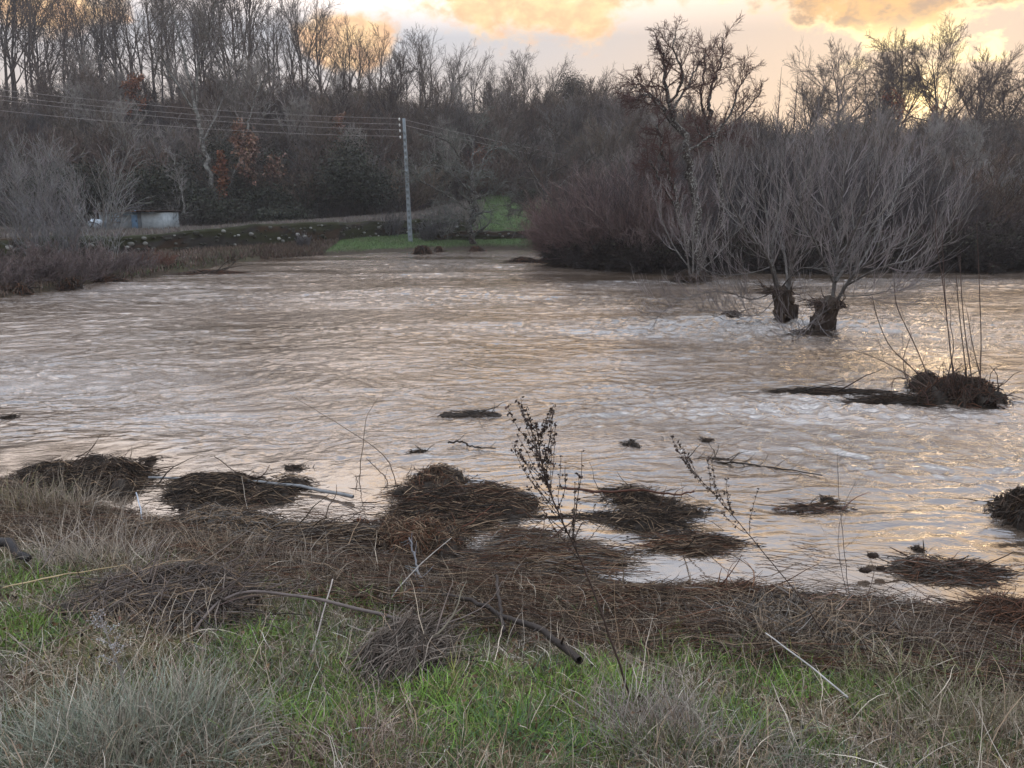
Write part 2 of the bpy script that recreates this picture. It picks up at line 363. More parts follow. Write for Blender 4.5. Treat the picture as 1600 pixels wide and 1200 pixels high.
gr = far * sstep(-15.5, -11, x) * (1 - sstep(3.0, 4.5, x)) * (y < yfo + 2) * ((y < yw_) | (x > -3.4)) * sstep(.4, 1.2, y - yf)
col = blend(col, gr * (.6 + .4 * sstep(.35, .6, fbm(x * .6, y * .6, 40))), (.060, .112, .036))
ground = link('ground', mesh('ground', [(V, Fq, col)], m_ground), kind='structure')

# ------------------------------------------------------------------ water
STUMPS = [(W(1226, 500), .9), (W(1288, 512), .9), (W(1082, 441), .8), (W(1160, 520), .8), (W(1490, 640), .7)]
yy = np.exp(np.linspace(math.log(2.6), math.log(80), 1150)); uu = np.linspace(-1.3, 1.3, 1100)
UU, YY = np.meshgrid(uu, yy); XX = UU * YY
dnw = YY - ynear(XX); calm = sstep(.35, 3.6, dnw + (fbm(XX * .5, YY * .5, 77) - .5) * 1.6)
rgt = sstep(3.0, 9.0, XX) * (1 - sstep(9, 16, YY)); calm = calm * (1 - .5 * rgt)
c8, s8 = math.cos(rad(-8)), math.sin(rad(-8)); FX = XX * c8 - YY * s8; FY = XX * s8 + YY * c8
wx = FX + 1.1 * (fbm(FX * .35, FY * .5, 50) - .5) * 2; wy = FY + .9 * (fbm(FX * .3 + 9, FY * .45, 51) - .5) * 2
def ridged(a, b, s): return 1 - np.abs(2 * vnoise(a, b, s) - 1)
big = (fbm(wx * .30, wy * .55, 52, 3) - .5) * .10
h = big + (ridged(wx * 1.3, wy * 2.6, 54) - .5) * .024 + (fbm(wx * 3.0, wy * 5.2, 56, 2) - .5) * .040 + (ridged(wx * 5.5, wy * 9, 58) - .5) * .018 + (vnoise(wx * 11, wy * 15, 59) - .5) * .013
patch = .58 + .62 * sstep(.33, .66, fbm(FX * .11, FY * .42, 60, 4))
far_att = 1.0
h = h * patch
ro = np.ones_like(h) * .45 * patch
for p, s in STUMPS:
    r = np.hypot((XX - p[0] + .9) / 2.6, (YY - p[1]) / .9); k = np.exp(-r * r)
    h += k * (.09 * s * (ridged(XX * 2.1, YY * 3.7, 61) - .4) + .05 * (ridged(XX * 5, YY * 8, 62) - .5)); ro += k * .5
h = h * (.04 + .96 * calm); ro = np.clip(ro * (.05 + .95 * calm), 0, 1.2)
V = np.stack([XX, YY, h], -1).reshape(-1, 3); ny, nx_ = XX.shape; idx = np.arange(ny * nx_).reshape(ny, nx_)
Fq = np.stack([idx[:-1, :-1], idx[:-1, 1:], idx[1:, 1:], idx[1:, :-1]], -1).reshape(-1, 4)
link('water', mesh('water', [(V, Fq)], m_water, attr=('rough', ro.ravel())), kind='structure')

# ------------------------------------------------------------------ wood: prototypes
def tree_bits(rng, h, r0, crown_t0=.35, nb=16, spread=38, up=.09, bl=.42, lev=3, wander=.06, twig=.012, base=(.085, .078, .072), lean=(0, 0), upr=.10, sub=7, fine=6):
    d0 = np.array([[lean[0], lean[1], 1.0]]); d0 /= np.linalg.norm(d0)
    P = march(np.array([[0, 0, -.3]]), d0, np.array([h]), 12, wander * .7, .03, rng); R = r0 * np.linspace(1, .12, 12)[None] ** .9
    R[0, 0] *= 1.25; ln = np.array([h])
    tr = [tubes(P, R, 7, cols(1, base, .05, rng))]; cw = []
    P1, R1, l1 = spawn(P, R, ln, nb, crown_t0, .99, spread, bl, .62, 8, wander, up, rng, .02, .55, .25)
    tr.append(tubes(P1[: nb // 2], R1[: nb // 2], 5, cols(nb // 2, base, .1, rng))) if False else None
    cw.append(tubes(P1, R1, 5, cols(len(P1), base, .12, rng)))
    P2, R2, l2 = spawn(P1, R1, l1, sub, .15, 1, 36, .52, .6, 6, wander * 1.3, upr, rng, twig * 1.2, .45, .35)
    cw.append(tubes(P2, R2, 4, cols(len(P2), base, .15, rng)))
    P3, R3, l3 = spawn(P2, R2, l2, fine, .1, 1, 34, .55, .6, 4, wander * 1.5, upr, rng, twig, .4, .5)
    cw.append(tubes(P3, R3, 3, cols(len(P3), base, .18, rng)))
    tips = P3
    if lev > 3:
        P4, R4, l4 = spawn(P3, R3, l3, 4, .1, 1, 32, .6, .7, 3, wander, upr, rng, twig * .8, .3, .6)
        cw.append(tubes(P4, R4, 3, cols(len(P4), base, .2, rng))); tips = P4
    return tr, cw, tips
def shrub_bits(rng, h, stems=26, fan=34, base=(.09, .08, .078), twig=.010, up=.10, sub=9, fine=6, wander=.07, r0=.03, rad0=.5, arch=0.0):
    a = rng.random(stems) * 2 * np.pi; tilt = np.radians(fan) * np.sqrt(rng.random(stems))
    p0 = np.stack([np.cos(a) * rad0 * rng.random(stems), np.sin(a) * rad0 * rng.random(stems), np.full(stems, -.15)], -1)
    d0 = np.stack([np.cos(a) * np.sin(tilt), np.sin(a) * np.sin(tilt), np.cos(tilt)], -1)
    ln = h * (.6 + .45 * rng.random(stems)); P = march(p0, d0, ln, 9, wander * .8, up * .5 - arch, rng)
    R = r0 * (.6 + .6 * rng.random(stems))[:, None] * np.linspace(1, .25, 9)[None]
    out = [tubes(P, R, 4, cols(stems, base, .15, rng))]
    P2, R2, l2 = spawn(P, R, ln, sub, .12, 1, 34, .42, .6, 6, wander, up - arch, rng, twig * 1.1, .4, .4)
    out.append(tubes(P2, R2, 3, cols(len(P2), base, .18, rng)))
    tips = P2
    if fine:
        P3, R3, l3 = spawn(P2, R2, l2, fine, .1, 1, 32, .5, .7, 4, wander, up - arch, rng, twig, .3, .5)
        out.append(tubes(P3, R3, 3, cols(len(P3), base, .2, rng))); tips = P3
    return out, tips
def make_tree(name, label, cat, group, tr, cw, mt=None, leaves=None):
    t = link(name, None, None, (0, 0, 0), label, cat, group)
    obj('trunk', tr, mt or m_twig, t); obj('crown', cw, m_twig, t)
    if leaves is not None: obj('leaves', leaves, m_leaf, t)
    return t
def dup(o, loc, rz, s, label=None, group=None):
    c = o.copy(); C.objects.link(c); c.location = [float(v) for v in loc]; c.rotation_euler = (0, 0, rz); c.scale = (s,) * 3 if isinstance(s, (int, float)) else s
    if label: c['label'] = label
    if group: c['group'] = group
    for ch in o.children:
        k = ch.copy(); C.objects.link(k); k.parent = c
    return c
class Kit:                                 # one of each kind first, copies after
    def __init__(self, protos): self.p = protos; self.used = set()
    def put(self, i, loc, rz, s, label=None, group=None):
        o = self.p[i % len(self.p)]
        s3 = (s,) * 3 if isinstance(s, (int, float)) else s
        if id(o) not in self.used:
            self.used.add(id(o)); o.location = [float(v) for v in loc]; o.rotation_euler = (0, 0, rz); o.scale = s3
            if label: o['label'] = label
            if group: o['group'] = group
            return o
        return dup(o, loc, rz, s3, label, group)
    def drop(self):
        for o in self.p:
            if id(o) not in self.used:
                for c in list(o.children): bpy.data.objects.remove(c)
                bpy.data.objects.remove(o)
def zg(x, y): return float(hland(np.array([x]), np.array([y]))[0])
rng = np.random.default_rng(7)

# ridge trees, unit height 10 m
tall = []
for i in range(7):
    tr, cw, tips = tree_bits(rng, 10, .13, .16 + .2 * rng.random(), 12, 24 + 12 * rng.random(), .055, .55, 3, .075, .013, (.060, .052, .047), upr=.06, sub=6, fine=6)
    tall.append(make_tree('bare_tree', '', 'tree', '', tr, cw))
KT = Kit(tall)
RIDGE_TOP = ([-250, -100, 0, 100, 200, 260, 320, 400, 450, 520, 600, 700, 800, 900, 1000, 1100], [-90, -80, -60, -20, -5, -40, -10, -45, 0, 25, 55, 85, 100, 122, 148, 170])
n = 0
for px in np.arange(-230, 1070, 11.5):
    px_ = px + rng.uniform(-8, 8); Y = rng.uniform(94, 116)
    p = at(px_, 300, Y); g = zg(p[0], Y); top = at(px_, np.interp(px_, *RIDGE_TOP) + rng.uniform(-12, 45), Y)[2]
    hh_ = max(top - g, 4.5)
    reg = ('tall bare tree in the wood on top of the left hill', 'bare trees along the left hilltop') if px_ < 480 else ('small bare tree on the falling ridge behind the power pole and field', 'bare trees along the falling ridge')
    wdt = hh_ / 10 * rng.uniform(.8, 1.1) if px_ < 500 else hh_ / 10 * rng.uniform(1.0, 1.3)
    KT.put(int(rng.integers(7)), (p[0], Y, g), rng.random() * 6.28, (wdt, wdt, hh_ / 10), *reg)
# trees down the wooded slope
slope = []
for i in range(5):
    tr, cw, tips = tree_bits(rng, 7, .13, .2, 18, 46, .08, .5, 3, .11, .017, [(.10, .085, .075), (.21, .205, .195), (.065, .055, .05)][i % 3], upr=.10, sub=9, fine=8)
    slope.append(make_tree('slope_tree', '', 'tree', '', tr, cw))
KS = Kit(slope)
for k in range(150):
    px_ = rng.uniform(-230, 1800); Y = rng.uniform(60, 94)
    p = at(px_, 300, Y)
    if Y < np.interp(p[0], *YFOOT) + 3 or (230 < px_ < 470 and Y < 72): continue
    s = rng.uniform(.65, 1.15) if px_ < 950 else rng.uniform(.45, .7)
    reg = ('leafless tree standing in the scrub of the left slope', 'leafless trees on the left slope') if px_ < 900 else ('low leafless tree on the hazy brown slope at right', 'low trees on the right slope')
    KS.put(int(rng.integers(5)), (p[0], Y, zg(p[0], Y)), rng.random() * 6.28, s, *reg)
KS.drop()
# scrub, as shrubs one can tell apart
shr = []
for i in range(6):
    bc = [(.105, .092, .085), (.095, .070, .056), (.15, .145, .14), (.06, .052, .048), (.09, .068, .058), (.12, .10, .08)][i]
    bb, tips = shrub_bits(rng, 3.6, 30, 42, bc, .016, .07, 9, 6, .09, .03, .9)
    o = obj('bare_shrub', bb, m_twig); o['category'] = 'shrub'; shr.append(o)
KB = Kit(shr)
cnt = 0
while cnt < 250:
    px_ = rng.uniform(-260, 1850); Y = rng.uniform(50, 108) if px_ > 850 else rng.uniform(56, 106)
    p = at(px_, 300, Y); x = p[0]; yfo_ = np.interp(x, *YFOOT)
    if Y < yfo_ + .5: continue
    if px_ < 300 and rng.random() < .3: continue
    s = rng.uniform(.8, 1.35)
    if px_ > 1000 and Y > 96: s = rng.uniform(.75, 1.05)
    reg = ('bare scrub bush on the shaded left hillside', 'scrub bushes on the left hillside') if px_ < 900 else ('grey brown scrub bush on the slope beyond the river at right', 'scrub bushes on the right slope')
    KB.put(int(rng.integers(6)), (x, Y, zg(x, Y)), rng.random() * 6.28, (s * 1.25, s * 1.25, s), *reg); cnt += 1
# undergrowth nobody could count: low tangled stems over all the slopes
def undergrowth(n, pxr, Yr, hgt, base, rng, cond=None, up=.05, m=14, tw=.02):
    px_ = rng.uniform(*pxr, n); Y = rng.uniform(*Yr, n); x = (px_ - 800) / F * Y
    ok = Y > np.interp(x, *YFOOT) + .2 if cond is None else cond(x, Y)
    x, Y = x[ok], Y[ok]; z = hland(x, Y); K = len(x)
    x = np.repeat(x, m) + rng.normal(0, .5, K * m); Y = np.repeat(Y, m) + rng.normal(0, .5, K * m); z = hland(x, Y) - .1
    a = rng.random(K * m) * 6.28; tl = rng.random(K * m) * .9
    d = np.stack([np.cos(a) * np.sin(tl), np.sin(a) * np.sin(tl), np.cos(tl)], -1)
    hv = np.repeat(hgt * (.5 + rng.random(K)), m) * (.5 + .7 * rng.random(K * m))
    P = march(np.stack([x, Y, z], -1), d, hv, 5, .16, up, rng)
    R = tw * (.5 + .6 * rng.random(K * m))[:, None] * np.linspace(1, .35, 5)[None]
    tone = cols(K, base, .25, rng)
    return tubes(P, R, 3, np.repeat(tone, m, 0))
ub = [undergrowth(5200, (-300, 1000), (55, 106), 2.2, (.055, .05, .05), rng), undergrowth(4200, (900, 1900), (46, 108), 2.3, (.070, .060, .058), rng)]
obj('undergrowth', ub, m_twig, kind='stuff', label='dense bare undergrowth and brambles filling the wooded slopes')
# dead leaves that oaks keep, low in the wood
def leafy(px, py, Y, w, h, n, col, name, label, cat='tree', bark=(.06, .05, .045)):
    c = at(px, py, Y); g = zg(c[0], Y); hh_ = c[2] - g + h / 2
    tr, cw, tips = tree_bits(rng, hh_, .07, .35, 14, 45, .06, w / hh_ * .6, 3, .10, .014, bark, upr=.05, sub=6, fine=4)
    q = tips.reshape(-1, 3); q = q[q[:, 2] > hh_ - h * 1.25]
    q = q[rng.integers(0, len(q), n)] + rng.normal(0, .12, (n, 3))
    t = make_tree(name, label, cat, None, tr, cw, None, [leafquads(q, .13, col, .3, rng)]); t.location = (c[0], Y, g)
leafy(342, 262, 60, 1.6, 3.2, 700, (.17, .07, .035), 'young_oak', 'young oak with rust red dead leaves between the two pale leaning trunks')
leafy(212, 160, 84, 3.5, 5, 900, (.15, .065, .035), 'young_oak', 'oak with dull rust leaves high on the slope above the shed')
leafy(425, 255, 62, 4.5, 5, 1500, (.16, .10, .075), 'young_oak', 'broad oak hung with buff brown leaves right of the leaning trunks')
leafy(525, 215, 72, 3.0, 4, 800, (.17, .10, .07), 'young_oak', 'oak with pale brown leaves left of the power pole')
leafy(755, 262, 80, 4.0, 3.5, 700, (.16, .07, .045), 'young_oak', 'small oak with reddish leaves above the green slope')
leafy(575, 330, 68, 5.0, 2.2, 700, (.18, .09, .05), 'young_oak', 'low oak scrub with orange brown leaves beside the field edge')
leafy(500, 330, 66, 4.0, 2.0, 400, (.16, .09, .055), 'young_oak', 'thin low oak scrub with brown leaves behind the dry field')
# dark evergreens
def evergreen(px, pyb, Y, w, h, n, label, col=(.022, .028, .018), name='evergreen_bush', cat='bush'):
    n = n * 3
    c = at(px, pyb, Y); g = zg(c[0], Y); top = h
    k = 9; cs = rng.normal(0, 1, (k, 3)) * [w * .26, w * .26, h * .2] + [0, 0, h * .5]
    q = cs[rng.integers(0, k, n)] + rng.normal(0, 1, (n, 3)) * [w * .13, w * .13, h * .14]; q = q[q[:, 2] > -.1]
    bb, tips = shrub_bits(rng, h * .9, 12, 30, (.04, .035, .03), .015, .05, 6, 0)
    t = link(name, None, None, (c[0], Y, g), label, cat)
    obj('stems', bb, m_twig, t); obj('foliage', [leafquads(q, .085, col, .4, rng)], m_leaf, t)
evergreen(560, 330, 64, 6.5, 5.5, 6000, 'large dark evergreen thicket at the foot of the wood left of the pole')
evergreen(455, 335, 63, 6, 3.5, 3600, 'dark evergreen bush behind the dry field, below the buff leaved oak')
evergreen(300, 340, 59, 7, 4, 4200, 'dark evergreen thicket right of the shed')
evergreen(100, 340, 56, 6, 4.5, 4200, 'dark evergreen thicket left of the shed')
evergreen(370, 330, 66, 6, 5, 3600, 'dark holly mass behind the leaning trunks')
evergreen(655, 325, 72, 5, 4, 3200, 'dark evergreen bush just right of the pole')
evergreen(895, 175, 103, 5.5, 5, 4200, 'round dark evergreen crown on the far skyline above the field', (.03, .028, .018), 'evergreen_tree', 'tree')
evergreen(825, 322, 72, 2.6, 1.3, 1300, 'low dark bush at the top of the green slope')
evergreen(440, 345, 58, 4, 1.6, 1500, 'low dark bramble at the back of the dry field')
evergreen(1600, 215, 98, 7, 4.5, 2500, 'dark rounded bush on the right skyline', (.045, .035, .03))

# skyline trees against the sunset
def sky_tree(px, top, Y, wpx, label, seed, lean=(0, 0), spread=42, lev=4, base=(.055, .038, .03), nb=16, t0=.15, name='round_crowned_tree', gapy=None):
    r = np.random.default_rng(seed); c = at(px, top, Y); g = zg(c[0], Y); hh_ = c[2] - g
    wm = wpx * Y / F
    tr, cw, _ = tree_bits(r, hh_ * .88, .19, t0, 22, spread + 8, .055, wm / hh_ * 1.15, lev, .08, .016, base, lean, upr=.05, sub=8, fine=6)
    t = make_tree(name, label, 'tree', None, tr, cw); t.location = (c[0], Y, g)
sky_tree(1322, 82, 100, 110, 'wide pale bare tree on the right skyline, left of the sun', 11, base=(.10, .085, .08), spread=52)
sky_tree(1420, 52, 98, 90, 'tall bare tree on the right skyline just left of the sun glow', 12, spread=34)
sky_tree(1375, 105, 101, 70, 'smaller bare tree half hidden between two taller skyline trees', 13)
sky_tree(1478, 62, 97, 110, 'tallest spreading bare tree right of the sun on the skyline', 14, lean=(.08, 0), spread=40)
sky_tree(1530, 100, 99, 90, 'bare tree leaning to the right on the skyline', 15, lean=(.35, 0), spread=36)
sky_tree(1580, 120, 100, 75, 'slim rounded bare tree at the far right of the skyline', 16)
sky_tree(1640, 130, 100, 80, 'bare skyline tree at the right edge', 17)
sky_tree(1270, 150, 104, 60, 'low bare bushy tree left of the wide pale skyline tree', 18, base=(.08, .06, .05))
leafy(1398, 178, 97, 5.5, 3.5, 900, (.20, .06, .02), 'russet_shrub', 'russet leaved shrub glowing below the sun on the skyline', 'shrub')
leafy(1465, 188, 96, 4, 2.5, 400, (.16, .07, .03), 'russet_shrub', 'thin russet shrub at the foot of the tallest skyline tree', 'shrub')
def spire(px, top, Y, label):
    c = at(px, top, Y); g = zg(c[0], Y); h_ = c[2] - g; r = np.random.default_rng(int(px))
    P = np.array([[[0, 0, -.2], [.02, 0, h_ * .5], [0.02, 0, h_]]]); R = np.array([[.09, .06, .015]])
    t = link('young_poplar', None, None, (c[0], Y, g), label, 'tree'); obj('trunk', [tubes(P, R, 5, cols(1, (.06, .045, .04), .01, r))], m_twig, t)
    P1, R1, l1 = spawn(P, R, np.array([h_]), 34, .1, .86, 60, .14, .5, 4, .08, .22, r, .016, .75)
    P2, R2, l2 = spawn(P1, R1, l1, 4, .1, 1, 40, .5, .7, 3, .08, .2, r, .012)
    obj('crown', [tubes(P1, R1, 3, cols(len(P1), (.06, .045, .04), .1, r)), tubes(P2, R2, 3, cols(len(P2), (.06, .045, .04), .1, r))], m_twig, t)
spire(1221, 105, 92, 'left one of two thin spire shaped young trees on the skyline')
spire(1247, 108, 93, 'right one of two thin spire shaped young trees on the skyline')

# ------------------------------------------------------------------ trees of the far bank
def limb_tree(name, label, limbs, Y, rng, mt, base, nb=9, bl=1.6, tw=.012, sub=7, fine=6, up=.06, wander=.13, depth=1.2, spread=45, cat='tree', t0=.25, skip=0, kn=True, sp2=42):
    """limbs: lists of (px, py, depth offset) with radii; trunk first"""
    p0 = at(limbs[0][0][0][0], limbs[0][0][0][1], Y); t = link(name, None, None, p0, label, cat)
    tr, allP, allR, lens = [], [], [], []
    for k, (pts, ra, rb) in enumerate(limbs):
        q = np.array([at(a[0], a[1], Y + (a[2] if len(a) > 2 else 0)) for a in pts]) - p0
        n_ = 16; P = smoothpath(q, n_); P[1:-1] += rng.normal(0, (ra + .015) * .45, (n_ - 2, 3)) if kn else 0
        R = np.linspace(ra, rb, n_) * (1 + rng.normal(0, .08, n_)); tr.append(tubes(P[None], R[None], 8, cols(1, base, .05, rng)))
        if k >= skip: allP.append(P); allR.append(R); lens.append(np.linalg.norm(np.diff(P, axis=0), axis=1).sum())
    P, R, ln = np.array(allP), np.array(allR), np.array(lens)
    l_ = np.full(len(ln), bl)
    P1, R1, l1 = spawn(P, R, l_, nb, t0, 1, spread, 1, .5, 8, wander, up, rng, tw * 1.6, .35, .3)
    P2, R2, l2 = spawn(P1, R1, l1, sub, .1, 1, sp2, .5, .6, 6, wander, up, rng, tw * 1.1, .3, .4)
    P3, R3, l3 = spawn(P2, R2, l2, fine, .1, 1, sp2 - 4, .5, .7, 4, wander, up, rng, tw * .8, .2, .5)
    obj('trunk', tr, mt, t)
    obj('crown', [tubes(P1, R1, 5, cols(len(P1), base, .12, rng)), tubes(P2, R2, 4, cols(len(P2), base, .15, rng)), tubes(P3, R3, 3, cols(len(P3), base, .18, rng))], m_twig, t)
    return t, P1, P2, P3, p0
rng = np.random.default_rng(21)
pale = (.20, .205, .20); midg = (.13, .125, .12); pg = (.16, .17, .16)
limb_tree('pale_barked_tree', 'tall tree with a pale lichened trunk leaning left above the dry field', [
    ([(338, 318), (326, 262), (312, 205, .3), (304, 160, .6)], .20, .13), ([(304, 160, .6), (288, 90, 1), (272, 30, 1.4), (262, -10, 1)], .12, .04), ([(306, 165, .6), (312, 100, .4), (330, 40, 0), (338, -10, 0)], .10, .03),
    ([(308, 180, .4), (270, 120, -.5), (240, 60, -1), (236, 20, -1)], .08, .02), ([(318, 220), (350, 150, 1), (365, 80, 1.5), (372, 30, 1)], .07, .02)], 61, rng, m_birch, (.12, .115, .11), 12, 3.2, .02, skip=1)
limb_tree('pale_barked_tree', 'shorter pale trunk leaning right beside the rust leaved oak', [
    ([(359, 290), (372, 262), (384, 228), (388, 195, .4)], .15, .08), ([(388, 195, .4), (400, 150, .6), (420, 110, .8)], .07, .03), ([(385, 220), (370, 180, .5), (362, 140, 1)], .05, .02)], 61.5, rng, m_birch, (.13, .125, .12), 11, 2.4, .018, skip=1)
limb_tree('slender_sapling', 'slender white stemmed sapling behind the shed roof', [([(289, 332), (284, 305), (276, 275), (272, 240)], .06, .025)], 55, rng, m_birch, (.2, .2, .2), 8, 1.3, .014)
limb_tree('lichened_tree', 'crooked grey green lichened tree at the waterline right of the pole', [
    ([(737, 390), (736, 350), (741, 318), (740, 290, .3)], .28, .16), ([(740, 292, .3), (752, 262, .5), (762, 238, .8), (792, 228, 1)], .12, .04), ([(740, 290, .3), (722, 255, .2), (706, 228, -.3), (680, 212, -.6)], .11, .03),
    ([(741, 300, .3), (738, 250, 1), (742, 215, 1.4), (748, 190, 1)], .11, .03), ([(738, 330), (705, 310, -.5), (675, 292, -.8), (650, 280, -1)], .08, .03), ([(740, 310), (770, 300, .8), (800, 290, 1)], .06, .02),
    ([(738, 345), (715, 345, -.8), (690, 350, -1)], .05, .02), ([(741, 312, 0), (718, 280, -1), (690, 262, -1.2), (668, 255, -1)], .07, .025)], 54.5, rng, m_gnarl, (.125, .135, .125), 9, 2.0, .017, sub=7, fine=6, up=.0, t0=.1)
limb_tree('lichened_tree', 'dark crooked tree at the right end of the green slope', [
    ([(845, 384), (846, 350), (850, 320), (852, 290, .3)], .20, .12), ([(852, 292, .3), (862, 255, .5), (866, 225, .8), (862, 200, 1)], .10, .03), ([(850, 300), (828, 262, 0), (820, 230, -.3)], .08, .03),
    ([(851, 310), (880, 285, .8), (905, 262, 1), (925, 248, 1)], .08, .03), ([(850, 330), (826, 320, -.5), (812, 305, -.8)], .05, .02)], 53.5, rng, m_gnarl, (.085, .08, .075), 12, 2.0, .018, up=.03, t0=.1)
limb_tree('old_fruit_tree', 'gnarled old tree rising above the willow thicket, black side limbs and lichened trunk', [
    ([(1090, 432, 0), (1088, 340, 0), (1078, 262), (1063, 210), (1047, 165)], .19, .11), ([(1047, 165), (1040, 128, .2), (1036, 92, .3), (1026, 68, .2)], .085, .03), ([(1046, 160), (1068, 120, -.4), (1052, 80, -.6), (1056, 52, -.6)], .06, .02),
    ([(1052, 180), (1020, 150, .4), (1000, 132, .6), (985, 140, .6)], .06, .02), ([(1050, 172), (1072, 140, .5), (1088, 110, .8), (1095, 95, .8)], .055, .02),
    ([(1072, 400, 0), (1062, 330, -.4), (1040, 250, -.5), (1030, 215, -.5), (1028, 195, -.5)], .085, .05), ([(1066, 350), (1040, 300, -.3), (1022, 262, -.4), (1010, 252, -.4)], .07, .03),
    ([(1070, 240), (1100, 220, .6), (1125, 205, .8), (1150, 210, 1)], .06, .02), ([(1060, 205), (1030, 165, -.5), (1008, 148, -.8), (992, 160, -.8)], .055, .02)], 31.4, rng, m_gnarl, (.085, .048, .044), 13, 1.25, .0078, sub=9, fine=8, up=.02, wander=.19, t0=.15, skip=1)
limb_tree('old_fruit_tree', 'second gnarled tree with a pointed top behind the willow thicket', [
    ([(1135, 420), (1128, 330), (1118, 240), (1106, 170)], .14, .09), ([(1106, 170), (1112, 135, .2), (1126, 100, .3), (1128, 58, .3)], .08, .02), ([(1110, 200), (1096, 150, -.4), (1102, 100, -.5), (1100, 85, -.5)], .06, .02),
    ([(1118, 215), (1145, 170, .4), (1155, 135, .6), (1172, 115, .6)], .06, .02), ([(1122, 240), (1150, 190, .6), (1178, 160, .8), (1190, 140, .8)], .055, .02), ([(1118, 230), (1098, 215, -.4), (1085, 190, -.6)], .05, .02)],
    34.0, rng, m_gnarl, (.085, .048, .044), 13, 1.2, .0078, sub=9, fine=8, up=.05, wander=.17, t0=.15, skip=1)

# bare pale shrubs on the left bank
def shrub_at(px, pyb, Y, h, label, seed, name='bare_shrub', group=None, **k):
    r = np.random.default_rng(seed); p = at(px, pyb, Y); g = zg(p[0], Y); g = max(g, -.1)
    bb, tips = shrub_bits(r, h, **k)
    o = obj(name, bb, k.get('mat', m_twig), loc=(p[0], Y, g), label=label, cat='shrub', group=group); return o, tips
shrub_at(158, 362, 44, 5.6, 'pale grey vase shaped bare tree standing in front of the shed', 31, name='vase_shaped_tree', stems=8, fan=34, base=(.17, .175, .175), r0=.05, sub=9, fine=5, twig=.013, up=.06)
shrub_at(42, 372, 42, 5.0, 'grey bare bush at the left edge of the far bank', 32, stems=18, fan=40, base=(.16, .16, .16), r0=.045, sub=10, fine=6, twig=.013)
shrub_at(90, 385, 40, 3.6, 'grey bare bush between the left edge and the vase shaped tree', 33, stems=14, fan=44, base=(.16, .16, .165), r0=.04, sub=10, fine=6, twig=.012)
shrub_at(-60, 385, 40, 5, 'bare bush beyond the left edge of the far bank', 34, stems=24, fan=44, base=(.11, .11, .115), r0=.04, sub=10, fine=6, twig=.012)
shrub_at(250, 352, 52, 3.4, 'low spreading bare bush at the right corner of the shed', 35, stems=7, fan=60, base=(.14, .14, .14), r0=.03, sub=6, fine=5, twig=.012, up=.02)
shrub_at(95, 430, 30, 2.6, 'tall thin blue grey reeds and twigs over the left waterline', 36, stems=30, fan=30, base=(.13, .135, .145), r0=.016, sub=8, fine=5, twig=.008, rad0=.9)
shrub_at(168, 425, 32, 2.8, 'thin pale saplings in front of the mossy wall', 37, stems=9, fan=20, base=(.2, .21, .22), r0=.022, sub=7, fine=4, twig=.008)
for k, (px, pyb, Y, h) in enumerate([(-40, 455, 23.5, 1.9), (15, 452, 24.5, 1.7), (52, 448, 25.5, 1.75), (92, 445, 26.5, 1.6), (128, 440, 27.5, 1.6), (165, 435, 28.8, 1.55), (30, 430, 28, 1.9), (100, 428, 29, 1.8), (200, 425, 31, 1.3), (235, 418, 32.5, 1.0)]):
    lab = ['bush beyond the left edge', 'leftmost', 'second from the left', 'third from the left', 'fourth from the left', 'fifth from the left', 'taller one behind the leftmost', 'taller one behind the third', 'low one under the mossy wall', 'rusty lowest one at right'][k]
    shrub_at(px, pyb, Y, h * .7, 'purple grey riverside bush on the left bank, ' + lab, 50 + k, name='riverside_bush', group='purple grey bushes at the left waterline', stems=30, fan=52,
             base=(.115, .06, .045) if k == 9 else (.115, .095, .095), r0=.014, sub=9, fine=6, twig=.0085, rad0=.9, up=.04)
for k, (px, Y, h) in enumerate([(610, 55.5, 1.6), (690, 56, 2.6), (668, 55, 1.4), (470, 46, .8)]):
    shrub_at(px, 380, Y, h, ['grey twiggy bush at the foot of the power pole', 'thin grey bush between the pole and the lichened tree', 'small grey bush just right of the pole', 'low dry bush on the bank left of the pole'][k], 70 + k, stems=22, fan=36, base=(.10, .10, .105), r0=.02, sub=8, fine=5, twig=.012)

# willow thicket and purple bush of the right bank
vw = []
for i in range(5):
    bb, _ = shrub_bits(rng, 4.2, 20, 27, [(.065, .064, .068), (.055, .05, .052), (.11, .11, .116), (.045, .041, .043), (.07, .07, .074)][i], .008, .09, 9, 5, .06, .028, 1.0)
    o = obj('thicket_willow', bb, m_twig, cat='shrub'); vw.append(o)
KW = Kit(vw)
for k in range(46):
    px_ = 930 + (1490 - 930) * ((k * .618) % 1) + rng.uniform(-12, 12); Y = rng.uniform(35.5, 44)
    p = at(px_, 300, Y); s = rng.uniform(.95, 1.25) * np.interp(px_, [930, 1010, 1100, 1400, 1460, 1500], [.7, .88, 1.0, .98, .85, .7])
    KW.put(k, (p[0], Y, zg(p[0], Y)), rng.random() * 6.28, s, 'grey upright willow in the thicket behind the pollards', 'willows of the thicket')
pb = []
for i in range(3):
    bb, _ = shrub_bits(rng, 3.6, 60, 58, [(.14, .10, .098), (.105, .076, .074), (.17, .135, .135)][i], .0075, .06, 12, 8, .10, .022, 1.1)
    o = obj('purple_bush', bb, m_twig, cat='shrub'); pb.append(o)
KP = Kit(pb)
for k, (px, Y, s) in enumerate([(925, 36.5, 1.0), (965, 35.3, .95), (1010, 34.6, 1.0), (900, 37.8, .85), (950, 38, 1.2), (1000, 37.5, 1.25), (880, 38.5, .6)]):
    p = at(px, 400, Y); KP.put(k, (p[0], Y, zg(p[0], Y)), k * 1.1, s, 'purple brown bush at the right bank corner, ' + ['front left one', 'front middle one', 'front one below the old fruit tree', 'lower one behind the front left one', 'tall one behind the front middle', 'tallest one at the back right', 'smallest one at the far left corner'][k], 'purple brown bushes at the bank corner')
